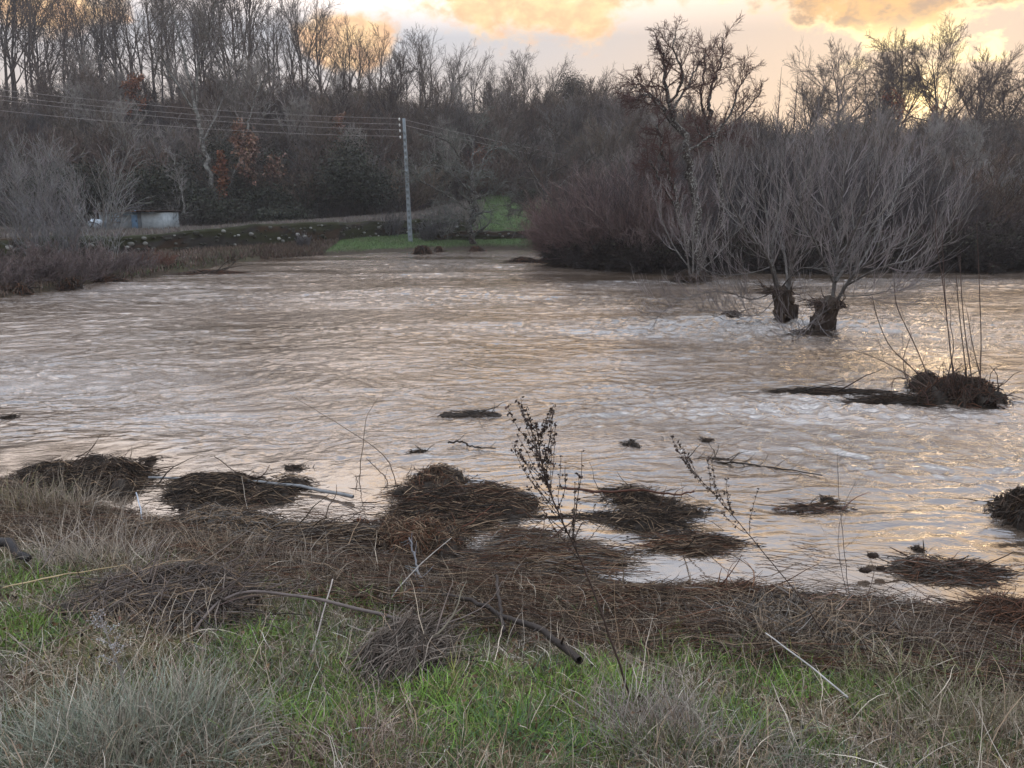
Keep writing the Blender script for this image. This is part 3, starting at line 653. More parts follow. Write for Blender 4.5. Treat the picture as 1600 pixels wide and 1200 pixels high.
# dark bramble bank along the right waterline
db = []
for i in range(4):
    bb, _ = shrub_bits(rng, 1.7, 60, 66, [(.035, .028, .027), (.045, .034, .032), (.028, .024, .022), (.055, .042, .04)][i], .012, .0, 12, 7, .16, .02, 1.2)
    bb.append(leafquads(np.stack([rng.normal(0, .9, 900), rng.normal(0, .9, 900), rng.random(900) * 1.4], -1), .05, (.03, .03, .02), .4, rng))
    o = obj('bramble', bb, m_twig, cat='bramble'); db.append(o)
KD = Kit(db)
for k in range(64):
    px_ = 860 + (1790 - 860) * k / 63 + rng.uniform(-10, 10)
    row = k % 2; off = rng.uniform(.5, 1.4) + row * 1.6
    x = (px_ - 800) / F * 34.5; Y = float(yfar(x)) + off
    p = np.array([(px_ - 800) / F * Y, Y]); s = (rng.uniform(.75, 1.0) + (.25 if row else 0)) * (1.12 if px_ > 1450 else .85)
    KD.put(k, (p[0], Y, zg(p[0], Y)), rng.random() * 6.28, s, 'dark bramble overhanging the right waterline', 'brambles along the right waterline')
KW.drop(); KP.drop(); KD.drop(); KB.drop(); KT.drop()
# low dry and green growth on the far bank
def tufts(n, region, hgt, base, rng, name, label, var=.25, up=.0, wd=.012):
    x, Y = region(n); z = hland(x, Y); ok = z > .02; x, Y, z = x[ok], Y[ok], z[ok]; K = len(x)
    a = rng.random(K) * 6.28; tl = rng.random(K) * .8; d = np.stack([np.cos(a) * np.sin(tl), np.sin(a) * np.sin(tl), np.cos(tl)], -1)
    P = march(np.stack([x, Y, z - .03], -1), d, hgt * (.4 + rng.random(K)), 4, .15, up, rng)
    D = np.stack([np.cos(a + 1.5), np.sin(a + 1.5), 0 * a], -1); Wd = wd * (.6 + .8 * rng.random(K))[:, None] * np.array([1, .9, .6, .1])[None]
    obj(name, [ribbons(P, Wd, D, cols(K, base, var, rng))], m_grass, kind='stuff', label=label)
def field(n):
    x = rng.uniform(-45, -2.5, n); yw = np.interp(x, WX, WY); yo = np.interp(x, *YFOOT); return x, yw + .2 + (yo + 1 - yw) * rng.random(n) ** 1.5
tufts(80000, field, .26, (.135, .125, .115), rng, 'dry_grass', 'dry buff grass on the field above the mossy wall', wd=.02)
def grn(n):
    x = rng.uniform(-15, 3.4, n); yf = yfar(x); yo = np.interp(x, *YFOOT); y = yf + .4 + (yo + 2 - yf) * rng.random(n); ok = (y < np.interp(x, WX, WY) - .3) | (x > -3.2); return x[ok], y[ok]
tufts(110000, grn, .13, (.062, .105, .038), rng, 'green_grass', 'short green grass of the slope and bank between the far trees', var=.4, wd=.009)
def lowb(n):
    x = rng.uniform(-40, -11, n); yf = yfar(x); yw = np.interp(x, WX, WY); return x, yf + .05 + (yw - yf - .3) * rng.random(n)
tufts(70000, lowb, .22, (.10, .075, .06), rng, 'bank_weeds', 'brown flattened weeds between the far waterline and the mossy wall', wd=.02)

# ------------------------------------------------------------------ walls, shed, pole
def stone_wall(name, label, pts, th, mossy=.5, seed=5):
    """pts: (x, y, z bottom, z top)"""
    r = np.random.default_rng(seed); a = np.array(pts, float); n_ = int(np.hypot(*(a[-1] - a[0])[:2]) / .16)
    p = np.stack([np.interp(np.linspace(0, 1, n_), np.linspace(0, 1, len(a)), a[:, i]) for i in range(4)], -1)
    m = 9; V = np.zeros((n_, m + 3, 3)); Cc = np.zeros((n_, m + 3, 3)); s = np.arange(n_) * .16
    for j in range(m + 3):
        k = min(j, m - 1) / (m - 1); back = [0, .5, 1, 1][max(j - m + 1, 0)]
        b_ = (fbm(s * 1.9, np.full(n_, j * .75), seed, 3) - .5) * .30 + (vnoise(s * 3.3, np.full(n_, j * 1.1), seed + 3) - .5) * .18
        top = (fbm(s * .9, np.zeros(n_), seed + 9, 3) - .5) * .28
        V[:, j, 0] = p[:, 0]; V[:, j, 1] = p[:, 1] + b_ * (1 if j < m else .3) + back * th + (.25 * (1 - k) * -1)
        V[:, j, 2] = p[:, 2] - .15 + (p[:, 3] - p[:, 2] + .15 + top) * k + (.04 if 0 < back < 1 else 0) - (.3 if back == 1 else 0)
        c = np.array([.024, .023, .02])[None] * (1 + .5 * (r.random((n_, 1)) - .5)); mo = fbm(s * .5, np.full(n_, j * .3), seed + 20, 3)
        c = np.where((mo > .5)[:, None], np.array([.022, .026, .009])[None], c); c = np.where((mo < .38)[:, None], np.array([.032, .020, .010])[None], c)
        Cc[:, j] = c
    idx = np.arange(n_ * (m + 3)).reshape(n_, m + 3); Fq = np.stack([idx[:-1, :-1], idx[1:, :-1], idx[1:, 1:], idx[:-1, 1:]], -1).reshape(-1, 4)
    bits = [(V.reshape(-1, 3), Fq, Cc.reshape(-1, 3))]
    for _ in range(int(n_ * mossy)):       # stones that show
        i = r.integers(0, n_); k = r.random(); q = V[i, int(k * (m - 1))]
        w_ = .06 + .13 * r.random() ** 2; paleness = r.random() ** 5  # random stone size and tone, a few stones pale
        bits.append(blob(q + [0, -.04, 0], (w_, .1, w_ * .6), int(r.integers(999)), 5, 7, .3, 2, np.array([.032, .034, .026]) + paleness * np.array([.32, .34, .34])))
    return obj(name, bits, m_twig, label=label, cat='wall')
def wallline(a, b, n_, dz=0):
    xs = np.linspace(a, b, n_); return [(x, float(np.interp(x, WX, WY)), float(np.interp(x, WX, ZB)), float(np.interp(x, WX, ZT)) + dz) for x in xs]
stone_wall('mossy_stone_wall', 'long dark mossy dry stone wall with a few pale stones below the dry field', wallline(-42, -3.0, 40, .05), 1.0, 2.4)
stone_wall('low_stone_wall', 'low dark stone wall crossing the green slope between the two lichened trees', [(-7.0, 55.6, .45, .98), (-3.5, 56.0, .6, 1.1), (2.9, 56.4, .6, 1.2)], .9, .8, 8)

# shed
S0 = at(210, 360, 50); sz = zg(S0[0], 51) - .1; shed = link('field_shed', None, None, (S0[0], 50, sz), 'small grey block shed with a thin rusty roof and blue door behind the mossy wall', 'shed')
topz = at(210, 331, 50)[2] - sz
gm = colmat('grey render', .85, .25, 4, .2, 0)
def sx(px): return at(px, 340, 50)[0] - S0[0]
bits = [box(((sx(160) + sx(224)) / 2, .9, topz / 2), (sx(224) - sx(160), 2.6, topz), 0, (.20, .24, .27)), box(((sx(227) + sx(258)) / 2, .75, topz / 2 - .02), (sx(258) - sx(227), 2.6, topz - .04), 0, (.30, .36, .40))]
obj('wall', bits, gm, shed)
rf = []
for i in range(14): rf.append(box((sx(158) + (sx(261) - sx(158)) * (i + .5) / 14, .7 + .05 * (i % 2), topz + .05 + .03 * math.sin(i * 2.1)), ((sx(261) - sx(158)) / 14 * .98, 3.4, .07), 0, [(.06, .04, .035), (.045, .035, .03), (.075, .05, .04)][i % 3]))
obj('roof', rf, gm, shed)
dr = obj('door', [box((sx(215), -.44, .72), (.36, .06, 1.35), 0, (.14, .26, .42))], gm, shed); obj('handle', [box((sx(215) + .12, -.49, .75), (.03, .04, .12), 0, (.05, .05, .05))], gm, dr)
wi = obj('window', [box((sx(184), -.43, .95), (.62, .05, .52), 0, (.35, .5, .65))], gm, shed)
obj('frame', [box((sx(184), -.47, .95), (.04, .04, .52), 0, (.1, .1, .1)), box((sx(184), -.473, .95), (.62, .04, .04), 0, (.1, .1, .1)), box((sx(184), -.47, 1.22), (.7, .05, .05), 0, (.1, .1, .1)), box((sx(184), -.47, .68), (.7, .05, .05), 0, (.1, .1, .1))], gm, wi)
obj('lintel', [box((sx(208), -.45, topz - .16), (1.0, .06, .1), 0, (.25, .38, .5))], gm, shed)
q = at(150, 358, 49); t = link('covered_heap', None, None, (q[0], 49, zg(q[0], 49)), 'small white and pale blue covered heap left of the shed', 'heap')
obj('sheet', [blob((0, 0, .45), (.46, .34, .30), 3, 9, 14, .4, 2.5, (.36, .43, .50))], m_twig, t)
obj('tie', [tubes(np.array([[[-.4, -.33, .3], [-.1, -.46, .6], [.3, -.4, .5], [.42, -.2, .3]], [[-.2, -.38, .15], [.05, -.47, .4], [.2, -.42, .75], [.2, -.2, .88]]]), np.full((2, 4), .03), 5, np.full((2, 3), .03))], m_twig, t)

# power pole
pb_ = at(642, 389, 54); pt_ = at(631, 185, 54); pole = link('power_pole', None, None, pb_, 'slim pale concrete power pole leaning slightly at the far waterline', 'pole')
conc = colmat('weathered concrete', .8, .15, 3, .2, 0); ax = pt_ - pb_
def along(t_): return ax * t_
P = np.array([along(t_) for t_ in np.linspace(-.04, 1, 8)])[None]
n_ = 8; Vp, Fp = [], []
for i, t_ in enumerate(np.linspace(-.04, 1, n_)):
    w_, d_ = .15 - .06 * max(t_, 0), .13 - .03 * t_; c = along(t_)
    Vp += [c + [-w_, -d_, 0], c + [-w_ * .55, -d_, 0], c + [-w_ * .5, -d_ + .035, 0], c + [w_ * .5, -d_ + .035, 0], c + [w_ * .55, -d_, 0], c + [w_, -d_, 0], c + [w_, d_, 0], c + [-w_, d_, 0]]
    if i: a_ = (i - 1) * 8; Fp += [[a_ + j, a_ + (j + 1) % 8, a_ + 8 + (j + 1) % 8, a_ + 8 + j] for j in range(8)]
k_ = (n_ - 1) * 8; Fp += [[k_, k_ + 1, k_ + 2, k_ + 7], [k_ + 2, k_ + 3, k_ + 6, k_ + 7], [k_ + 3, k_ + 4, k_ + 5, k_ + 6]]
obj('post', [(np.array(Vp), np.array(Fp), np.tile([.19, .23, .26], (len(Vp), 1)))], conc, pole)
rungs = [box(along(t_) + [0, -.085, 0], (.13, .05, .26), 0, (.18, .22, .25)) for t_ in np.linspace(.06, .9, 18)]
for b_ in rungs: obj('rung', [b_], conc, pole)
ins = []
for py in (188, 197, 206, 216):
    c = at(0, py, 54); t_ = (c[2] - pb_[2]) / ax[2]; c = along(t_) + [-.3, -.05, 0]
    o = obj('bracket', [tubes(np.array([[c + [.25, 0, 0], c + [.1, 0, 0], c + [0, 0, .02]]]), np.full((1, 3), .022), 5, np.full((1, 3), .12))], m_twig, pole)
    obj('insulator', [blob(c + [0, 0, .06], (.06, .06, .10), 1, 7, 10, .02, 1, (.55, .58, .58))], conc, o); ins.append(c + pb_ + [0, 0, .12])
def wire(a, b, sag, label, grp, r_=.011):
    t_ = np.linspace(0, 1, 24)[:, None]; P = a * (1 - t_) + b * t_; P[:, 2] -= (sag * 4 * t_ * (1 - t_))[:, 0]
    obj('power_line', [tubes(P[None], np.full((1, 24), r_), 4, np.array([[.26, .25, .25]]))], m_wet, label=label, cat='wire', group=grp)
for k, (py, p) in enumerate(zip((118, 128, 134, 152), ins)):
    wire(p, at(-170, py, 46), .45, ['highest', 'second highest', 'third highest', 'lowest and most separate'][k] + ' of the four wires running left from the pole', 'wires left of the pole')
wire(pt_ + [.1, 0, -.1], at(1010, 262, 100), .3, 'upper wire running right from the pole into the wood', 'wires right of the pole', .013)
wire(pt_ + [.1, 0, -.45], at(1010, 268, 100), .4, 'lower wire running right from the pole into the wood', 'wires right of the pole', .013)

# air between here and the ridge
hz_m = bpy.data.materials.new('hazy air'); hz_m.use_nodes = True; t_ = hz_m.node_tree; t_.nodes.clear()
pv = t_.nodes.new('ShaderNodeVolumePrincipled'); pv.inputs['Color'].default_value = (.86, .88, .95, 1); pv.inputs['Density'].default_value = .00065; pv.inputs['Anisotropy'].default_value = .3
t_.links.new(pv.outputs[0], t_.nodes.new('ShaderNodeOutputMaterial').inputs['Volume'])
ground_lo = float(GZ.min()) - 1
v_, f_, c_ = box((0, 440, (ground_lo + 45) / 2), (880, 960, 45 - ground_lo)); obj('haze', [(v_, f_, c_)], hz_m, kind='stuff', label='thin hazy evening air over the river and the wooded slopes')
# ------------------------------------------------------------------ pollards standing in the flood
rng = np.random.default_rng(33)
WILLOW = (.185, .175, .18)
def pollard(label, px, py, limbs, stump, seed, nb=17, bl=1.05, tw=.0034, stump_r=.24):
    limbs = [(p, a * .95, b_ * .5) for p, a, b_ in limbs]; stump_r *= .85
    Y = W(px, py)[1]; r = np.random.default_rng(seed)
    t, P1, P2, P3, p0 = limb_tree('pollard_willow', label, limbs, Y, r, m_willow, WILLOW, nb, bl, tw, 7, 3, .15, .028, spread=40, sp2=30, t0=.2, kn=False)
    q = np.array([at(a[0], a[1], Y) for a in stump]) - p0
    n_, m = 30, 44; P = smoothpath(q, n_); th = np.arange(m) * 2 * np.pi / m; hh_ = np.linspace(0, 1, n_)
    Rr = np.interp(hh_, [0, .12, .35, .7, .92, 1], [1.12, 1.05, .98, .92, .85, .5]) * stump_r
    a_, b_ = np.cos(th)[None] * 1.9 + 7 + seed, np.sin(th)[None] * 1.9 + hh_[:, None] * 1.3
    k = 1 + .38 * (fbm(a_ + hh_[:, None] * .6, b_, seed, 4, .6) - .5) * 2 + .10 * np.sin(th[None] * 7 + hh_[:, None] * 3 + seed)
    V = np.zeros((n_, m, 3)); V[..., 0] = P[:, 0, None] + Rr[:, None] * np.cos(th) * k; V[..., 1] = P[:, 1, None] + Rr[:, None] * np.sin(th) * k
    V[..., 2] = P[:, 2, None] + .16 * (fbm(a_, b_ * .5, seed + 4, 3) - .5) * hh_[:, None]; V[0, :, 2] = -.35
    idx = np.arange(n_ * m).reshape(n_, m); nx = np.roll(idx, -1, 1); Fq = np.stack([idx[:-1], nx[:-1], nx[1:], idx[1:]], -1).reshape(-1, 4)
    bits = [(V.reshape(-1, 3), Fq, np.tile([.038, .028, .022], (n_ * m, 1))), blob(P[-1] + [0, 0, -.06], (stump_r * .7, stump_r * .7, .13), seed, 10, 16, .5, 3, (.038, .03, .024))]
    for _ in range(22):
        a = r.random() * 6.28; hq = r.random() ** .6; c_ = P[int(hq * (n_ - 1))] + [math.cos(a) * stump_r * .95, math.sin(a) * stump_r * .95, 0]
        bits.append(blob(c_, np.array([.05, .05, .06]) * (.6 + 1.1 * r.random()), int(r.integers(99)), 7, 9, .5, 3, np.array([.045, .034, .026]) * (.6 + r.random())))
    obj('stump', bits, m_twig, t)
    # roots, knobs and caught stalks hanging round the stump
    K = 110; a = r.random(K) * 6.28; hz = r.random(K) * (P[-1, 2] * .85); R0 = np.interp(hz, [0, P[-1, 2]], [stump_r * 1.3, stump_r * 1.05])
    s0 = np.stack([np.interp(hz, P[:, 2], P[:, 0]) + R0 * np.cos(a), np.interp(hz, P[:, 2], P[:, 1]) + R0 * np.sin(a), hz], -1)
    d = np.stack([np.cos(a) * .5 - .4, np.sin(a) * .4, -.5 + r.normal(0, .5, K)], -1); d /= np.linalg.norm(d, axis=1, keepdims=True)
    Pk = march(s0, d, .18 + .4 * r.random(K), 5, .35, -.05, r); Pk[..., 2] = np.maximum(Pk[..., 2], -.1)
    obj('root_shoots', [tubes(Pk, (.006 + .01 * r.random(K))[:, None] * np.linspace(1, .4, 5)[None], 4, cols(K, (.045, .03, .022), .3, r))], m_wet, t)
    return t, Y
pollard('left one of the two big pollard willows standing in the flood', 1226, 502, [
    ([(1216, 452, .1), (1207, 415, .1), (1205, 385, .2), (1192, 300, .4), (1184, 225, .5)], .055, .016), ([(1232, 456, 0), (1236, 415, 0), (1241, 350, -.3), (1262, 280, -.5), (1272, 215, -.6)], .05, .014),
    ([(1212, 448), (1200, 405, -.5), (1160, 350, -.9), (1132, 290, -1.1), (1126, 235, -1.1)], .035, .010), 
    ([(1236, 410), (1280, 372, -.6), (1312, 318, -1), (1322, 250, -1.1)], .03, .010),
    ([(1205, 385, .2), (1218, 330, .9), (1222, 260, 1.4), (1228, 205, 1.5)], .035, .010), ([(1230, 450, .1), (1226, 400, .9), (1205, 340, 1.5), (1160, 290, 2.0), (1148, 235, 2.1)], .035, .010),
    ([(1210, 455), (1175, 468, -.4), (1125, 455, -.8), (1060, 470, -1.1), (1022, 500, -1.2)], .018, .005), ([(1216, 460, -.1), (1185, 492, -.6), (1140, 488, -.9), (1100, 480, -1)], .014, .005),
    ([(1222, 448, 0), (1250, 420, -1), (1290, 418, -1.4), (1330, 390, -1.6)], .02, .007), ([(1208, 415), (1180, 425, -.7), (1130, 430, -1), (1090, 415, -1.2), (1070, 380, -1.2)], .02, .006)],
    [(1228, 505), (1226, 490), (1222, 470), (1220, 452)], 41, stump_r=.25)
pollard('right one of the two big pollard willows, leaning right over its ragged stump', 1288, 514, [
    ([(1300, 472), (1306, 425, .2), (1312, 365, .3), (1318, 280, .4), (1330, 195, .4)], .05, .014), ([(1308, 470), (1332, 432, -.2), (1372, 400, -.5), (1432, 362, -.8), (1462, 300, -1)], .045, .012),
    ([(1306, 440), (1345, 380, .5), (1392, 312, .9), (1432, 258, 1.2), (1470, 212, 1.3)], .035, .010), ([(1316, 450), (1372, 420, -.8), (1440, 400, -1.2), (1478, 362, -1.5), (1490, 320, -1.5)], .03, .008),
    ([(1302, 440), (1272, 375, -.5), (1250, 318, -.8), (1246, 255, -.9)], .03, .009), 
    ([(1306, 425), (1340, 350, -.8), (1368, 280, -1.2), (1378, 215, -1.3)], .035, .010), ([(1312, 380), (1290, 320, .8), (1280, 260, 1.2), (1290, 205, 1.3)], .028, .009),
    ([(1330, 435, 0), (1380, 350, 1), (1408, 290, 1.6), (1418, 225, 1.8)], .03, .009), ([(1310, 462), (1350, 462, -1), (1392, 452, -1.4), (1440, 425, -1.6)], .014, .005), ([(1290, 485, -.2), (1262, 508, -.7), (1235, 525, -1)], .02, .006)],
    [(1284, 517), (1286, 500), (1292, 485), (1296, 468)], 42, stump_r=.27)
pollard('small three stemmed willow in the flood below the old fruit tree', 1083, 441, [
    ([(1078, 432), (1072, 390), (1060, 345, -.4), (1045, 290, -.7)], .045, .012), ([(1083, 432), (1083, 380, .3), (1086, 320, .5), (1084, 262, .6)], .05, .012), ([(1090, 432), (1108, 385, -.2), (1124, 330, -.5), (1122, 270, -.6)], .045, .012),
    ([(1078, 420), (1050, 380, .5), (1030, 330, .9), (1022, 290, 1)], .03, .009), ([(1090, 425), (1120, 400, .5), (1150, 360, .9), (1160, 310, 1)], .028, .009)],
    [(1083, 444), (1083, 438), (1083, 430)], 43, nb=8, bl=1.0, tw=.0055, stump_r=.34)

# ------------------------------------------------------------------ drift, tangles and mats
BR = (.045, .030, .021); STR = (.21, .155, .105); GRY = (.13, .12, .11); RED = (.10, .048, .028); DK = (.022, .017, .013)
def tangle_bits(c, rx, ry, h, n, ln, r0, tones, rng, yaw=0.06, spread=.5, lump=True, base=-.02, curl=.12, loose=.10, fall=1.0):
    s_ = float(rng.integers(0, 900)); fq = 2.1
    def field(x, y):                        # ragged, lobed heap: 0 outside
        r2 = (x / rx) ** 2 + (y / ry) ** 2; f = fbm(x / rx * fq + s_, y / ry * 1.7 + s_, 7, 4, .6)
        e_ = np.clip(.84 - r2 * .8 + (f - .5) * 3.4, 0, 1.0); return e_ ** .6
    m = int(n * 2.6); x = rng.normal(0, .6, m) * rx; y = rng.normal(0, .58, m) * ry; e_ = field(x, y)
    ok = (e_ > .06) | (rng.random(m) < .16); x, y, e_ = x[ok][:n], y[ok][:n], e_[ok][:n]; n = len(x)
    z = base + h * e_ * (1 - .75 * rng.random(n) ** 2) + .006
    a = yaw + rng.normal(0, spread, n) + np.pi * (rng.random(n) < .5); el_ = rng.normal(0, loose, n) + .35 * loose
    d = np.stack([np.cos(a) * np.cos(el_), np.sin(a) * np.cos(el_), np.sin(el_)], -1); l = ln * (.25 + 1.1 * rng.random(n) ** 1.5)
    P = march(np.stack([x, y, z], -1) - d * l[:, None] * .5, d, l, 6, curl, -.012, rng)
    fz = base + h * field(P[..., 0], P[..., 1]); up_ = rng.random(n)[:, None] ** 4 * .07 + .012
    P[..., 2] = np.clip(P[..., 2], base - .005, np.maximum(fz, 0) + up_)
    cl = np.array(tones)[rng.integers(0, len(tones), n)] * (1 + rng.normal(0, .3, (n, 1)))
    bits = [tubes(P, (r0 * (.4 + .9 * rng.random(n)))[:, None] * np.array([.8, 1, 1, .9, .7, .3])[None], 3, np.clip(cl, .006, .6))]
    k_ = max(6, n // 110); u = rng.normal(0, .42, k_) * rx; v = rng.normal(0, .42, k_) * ry; a2 = yaw + rng.normal(0, .9, k_); e2 = np.abs(rng.normal(0, .28, k_))
    d2 = np.stack([np.cos(a2) * np.cos(e2), np.sin(a2) * np.cos(e2), np.sin(e2)], -1); l2 = ln * (.5 + 1.0 * rng.random(k_))
    Pk = march(np.stack([u, v, base + h * .5 * field(u, v)], -1), d2, l2, 7, .18, -.03, rng); Pk[..., 2] = np.maximum(Pk[..., 2], base)
    bits.append(tubes(Pk, (r0 * (1.2 + 1.3 * rng.random(k_)))[:, None] * np.linspace(1, .3, 7)[None], 5, cols(k_, tones[0], .3, rng)))
    m2 = max(8, n // 7); i_ = rng.integers(0, n, m2); q_ = P[i_, rng.integers(0, 6, m2)] + rng.normal(0, .01, (m2, 3)); q_[:, 2] = np.maximum(q_[:, 2], base + .004)
    bits.append(leafquads(q_, r0 * 3.6, (.045, .028, .018), .5, rng))
    if lump:
        gx_, gy_ = np.meshgrid(np.linspace(-1.25, 1.25, 60) * rx, np.linspace(-1.25, 1.25, 26) * ry); hz = field(gx_, gy_) * h * .78; hz = np.where(hz < .02 * h, -.10, hz + base)
        V = np.stack([gx_, gy_, hz], -1).reshape(-1, 3); ix = np.arange(60 * 26).reshape(26, 60)
        bits.append((V, np.stack([ix[:-1, :-1], ix[:-1, 1:], ix[1:, 1:], ix[1:, :-1]], -1).reshape(-1, 4), np.tile([.022, .017, .013], (len(V), 1))))
    return bits
def tangle(px, py, wpx, hpx, h, n, label, tones=(BR, DK, STR, BR), ln=None, r0=.0035, seed=None, name='drift_heap', cat='debris', z=0.0, lump=True, yaw=.06, spread=.5, group=None, dy=None, mat=None, **k):
    r = np.random.default_rng(seed or int(px * 7 + py)); c = W(px, py, z); rx = wpx / 2 * c[1] / F; ry = dy or max((W(px, py - hpx / 2, z)[1] - W(px, py + hpx / 2, z)[1]) / 2, .08)
    o = obj(name, tangle_bits(c, rx, ry, h, n, ln or rx * .9, r0, tones, r, yaw, spread, lump, **k), mat or m_wet, loc=c, label=label, cat=cat, group=group); return o, c
# tussocks and heaps by the near bank
tangle(715, 790, 215, 77, 0.110, 2860, 'largest dark heap of drowned straw, left of the tall seeding stem', (BR, DK, DK, DK, BR, STR, RED), .42, .0032, spread=.45)
tangle(672, 752, 100, 32, 0.121, 770, 'tangled brown crest at the left end of the largest straw heap', (BR, RED, STR, DK), .25, .003, spread=1.2, loose=.5)
tangle(700, 822, 170, 22, 0.039, 770, 'thin raft of straw along the near edge of the largest heap', (BR, DK, STR), .4, .003, lump=False, spread=.2)
tangle(1000, 800, 165, 60, 0.105, 2420, 'domed dark straw heap right of the tall seeding stem', (BR, DK, DK, DK, BR, STR), .34, .003, spread=.6)
tangle(1078, 852, 175, 32, 0.039, 1210, 'low straw raft right of the domed heap', (BR, DK, STR, RED), .4, .003, spread=.22)
tangle(355, 768, 205, 45, 0.110, 2090, 'long dark straw heap on the left, at the end of the floating pole', (BR, DK, DK, DK, BR, STR), .42, .0034, spread=.35)
tangle(135, 750, 190, 62, 0.176, 2530, 'tall rounded dark heap of dead stalks at the left bank', (BR, DK, DK, DK, BR, STR), .5, .004, spread=.6)
tangle(1480, 893, 165, 45, 0.061, 1210, 'straw and seed head raft at the right, by the floating teasels', (BR, DK, RED, GRY), .34, .003, spread=.3)
tangle(1272, 797, 110, 20, 0.028, 418, 'small reddish straw raft drifting right of centre', (RED, BR, DK), .34, .003, spread=.18, lump=False)
tangle(850, 872, 260, 50, 0.066, 2860, 'broad brown mat of flattened reeds at the water edge, behind the tall seeding stem', (BR, STR, RED, GRY), .5, .0028, spread=.22, dy=.42)
tangle(640, 848, 150, 50, 0.143, 1540, 'curling red brown tuft of dead stalks on the bank below the largest heap', (RED, BR, STR), .32, .003, spread=1.2, loose=.6, z=.02)
tangle(480, 852, 260, 62, 0.088, 2860, 'brown mat of flattened stalks on the left centre bank', (BR, STR, GRY, BR), .5, .0032, spread=.4, z=.05)
tangle(290, 845, 240, 75, 0.132, 2750, 'matted grey brown stalks on the bank below the long left heap', (BR, STR, GRY), .5, .0035, spread=.7, z=.12)
tangle(1130, 938, 220, 45, 0.066, 2420, 'red brown mat of flattened reeds at the water edge right of centre', (RED, BR, STR), .42, .0028, spread=.35, z=.02)
tangle(1370, 968, 260, 50, 0.066, 2420, 'brown reed mat along the right part of the water edge', (BR, RED, GRY, STR), .42, .003, spread=.5, z=.05)
tangle(1575, 965, 120, 50, 0.088, 1210, 'red brown reed tuft at the right edge of the waterline', (RED, BR), .4, .003, spread=.6, z=.02)
tangle(960, 955, 330, 62, 0.077, 2860, 'long brown mat of dead stalks on the bank below the wide reed mat', (BR, STR, RED), .45, .003, spread=.35, z=.18)
tangle(235, 945, 260, 87, 0.143, 2860, 'purple grey mound of fallen stalks in the left foreground', ((.10, .082, .075), (.15, .13, .115), (.06, .048, .042), STR), .5, .003, spread=.9, z=.5, mat=m_straw)
tangle(640, 1015, 120, 75, 0.110, 990, 'fan shaped bundle of purple grey stalks in the centre foreground', ((.12, .10, .085), (.16, .14, .12), (.07, .055, .045)), .4, .003, spread=.5, yaw=1.0, z=.48, mat=m_straw)
tangle(1235, 985, 260, 87, 0.121, 1980, 'grey straw tussock on the bank right of centre', (STR, GRY, BR), .4, .0028, spread=1.0, loose=.6, z=.28, mat=m_straw)
# small drift on the river
sm = [(735, 648, 90, 8, .06, 'small dark drift clump with twigs out in the river'), (655, 708, 34, 8, .06, 'small dark wedge of drift above the largest heap'), (988, 698, 30, 10, .09, 'dark tuft of drift with a short upright twig'),
      (1102, 689, 22, 5, .04, 'right one of two specks of drift above the long drifting branch'), (1036, 688, 24, 5, .04, 'left one of two specks of drift above the long drifting branch'), (465, 733, 40, 9, .07, 'small dark drift left of the bent stems'),
      (12, 654, 30, 5, .05, 'speck of drift at the left edge of the river'), (236, 721, 12, 8, .07, 'tiny dark tuft off the left heap'), (560, 822, 22, 12, .07, 'rust brown leaf clump in the calm water'), (1435, 860, 16, 8, .05, 'tiny weed tuft in the calm water at right'),
      (1290, 783, 30, 5, .04, 'small dark tip of drift above the reddish raft'), (1200, 930, 12, 6, .03, 'dark speck at the reed edge')]
for px, py, w_, h_, z_, lab in sm:
    tangle(px, py, w_, h_, z_, 90, lab, (DK, BR) if px != 560 else ((.16, .06, .03), BR), w_ * .5 * W(px, py)[1] / F + .05, .0035, name='drift_clump', spread=.7, loose=.4)
for px, py, w_, h_, z_, lab, sd in [(25, 460, 62, 8, .35, 'dark stump and drift at the left edge of the far waterline', 1), (110, 452, 26, 6, .38, 'brown stump in the water under the left bushes', 2), (165, 441, 60, 6, .22, 'dark drift pile against the left bank bushes', 3),
                                (660, 397, 26, 4, .50, 'dark twiggy stump just off the foot of the power pole', 4), (686, 394, 14, 3, .4, 'smaller dark stump right of the one by the pole', 6), (745, 393, 24, 3, .35, 'rusty stump in the water before the lichened tree', 5), (330, 428, 110, 3, .12, 'brown drift line in the shallows below the mossy wall', 7), (840, 410, 80, 4, .25, 'dark drift at the corner where the purple bushes begin', 8)]:
    tangle(px, py, w_, h_, z_, 500, lab, (DK, BR, RED), w_ * .4 * W(px, py)[1] / F, .015, name='drift_clump', spread=.8, loose=.6, seed=sd, lump=False, dy=.35)
tangle(1078, 440, 60, 7, .42, 500, 'drift caught round the small three stemmed willow', (DK, BR), .7, .011, name='drift_clump', loose=.5, lump=False, dy=.4)
tangle(1262, 521, 80, 8, .05, 200, 'drift and rootlets trailing left from the right pollard stump', (DK, BR), .6, .006, name='drift_clump', loose=.3, lump=False)
tangle(1145, 497, 40, 8, .18, 120, 'broken crossed branches in the rapids left of the pollards', (BR, GRY), .5, .009, name='drift_clump', loose=.7, lump=False)
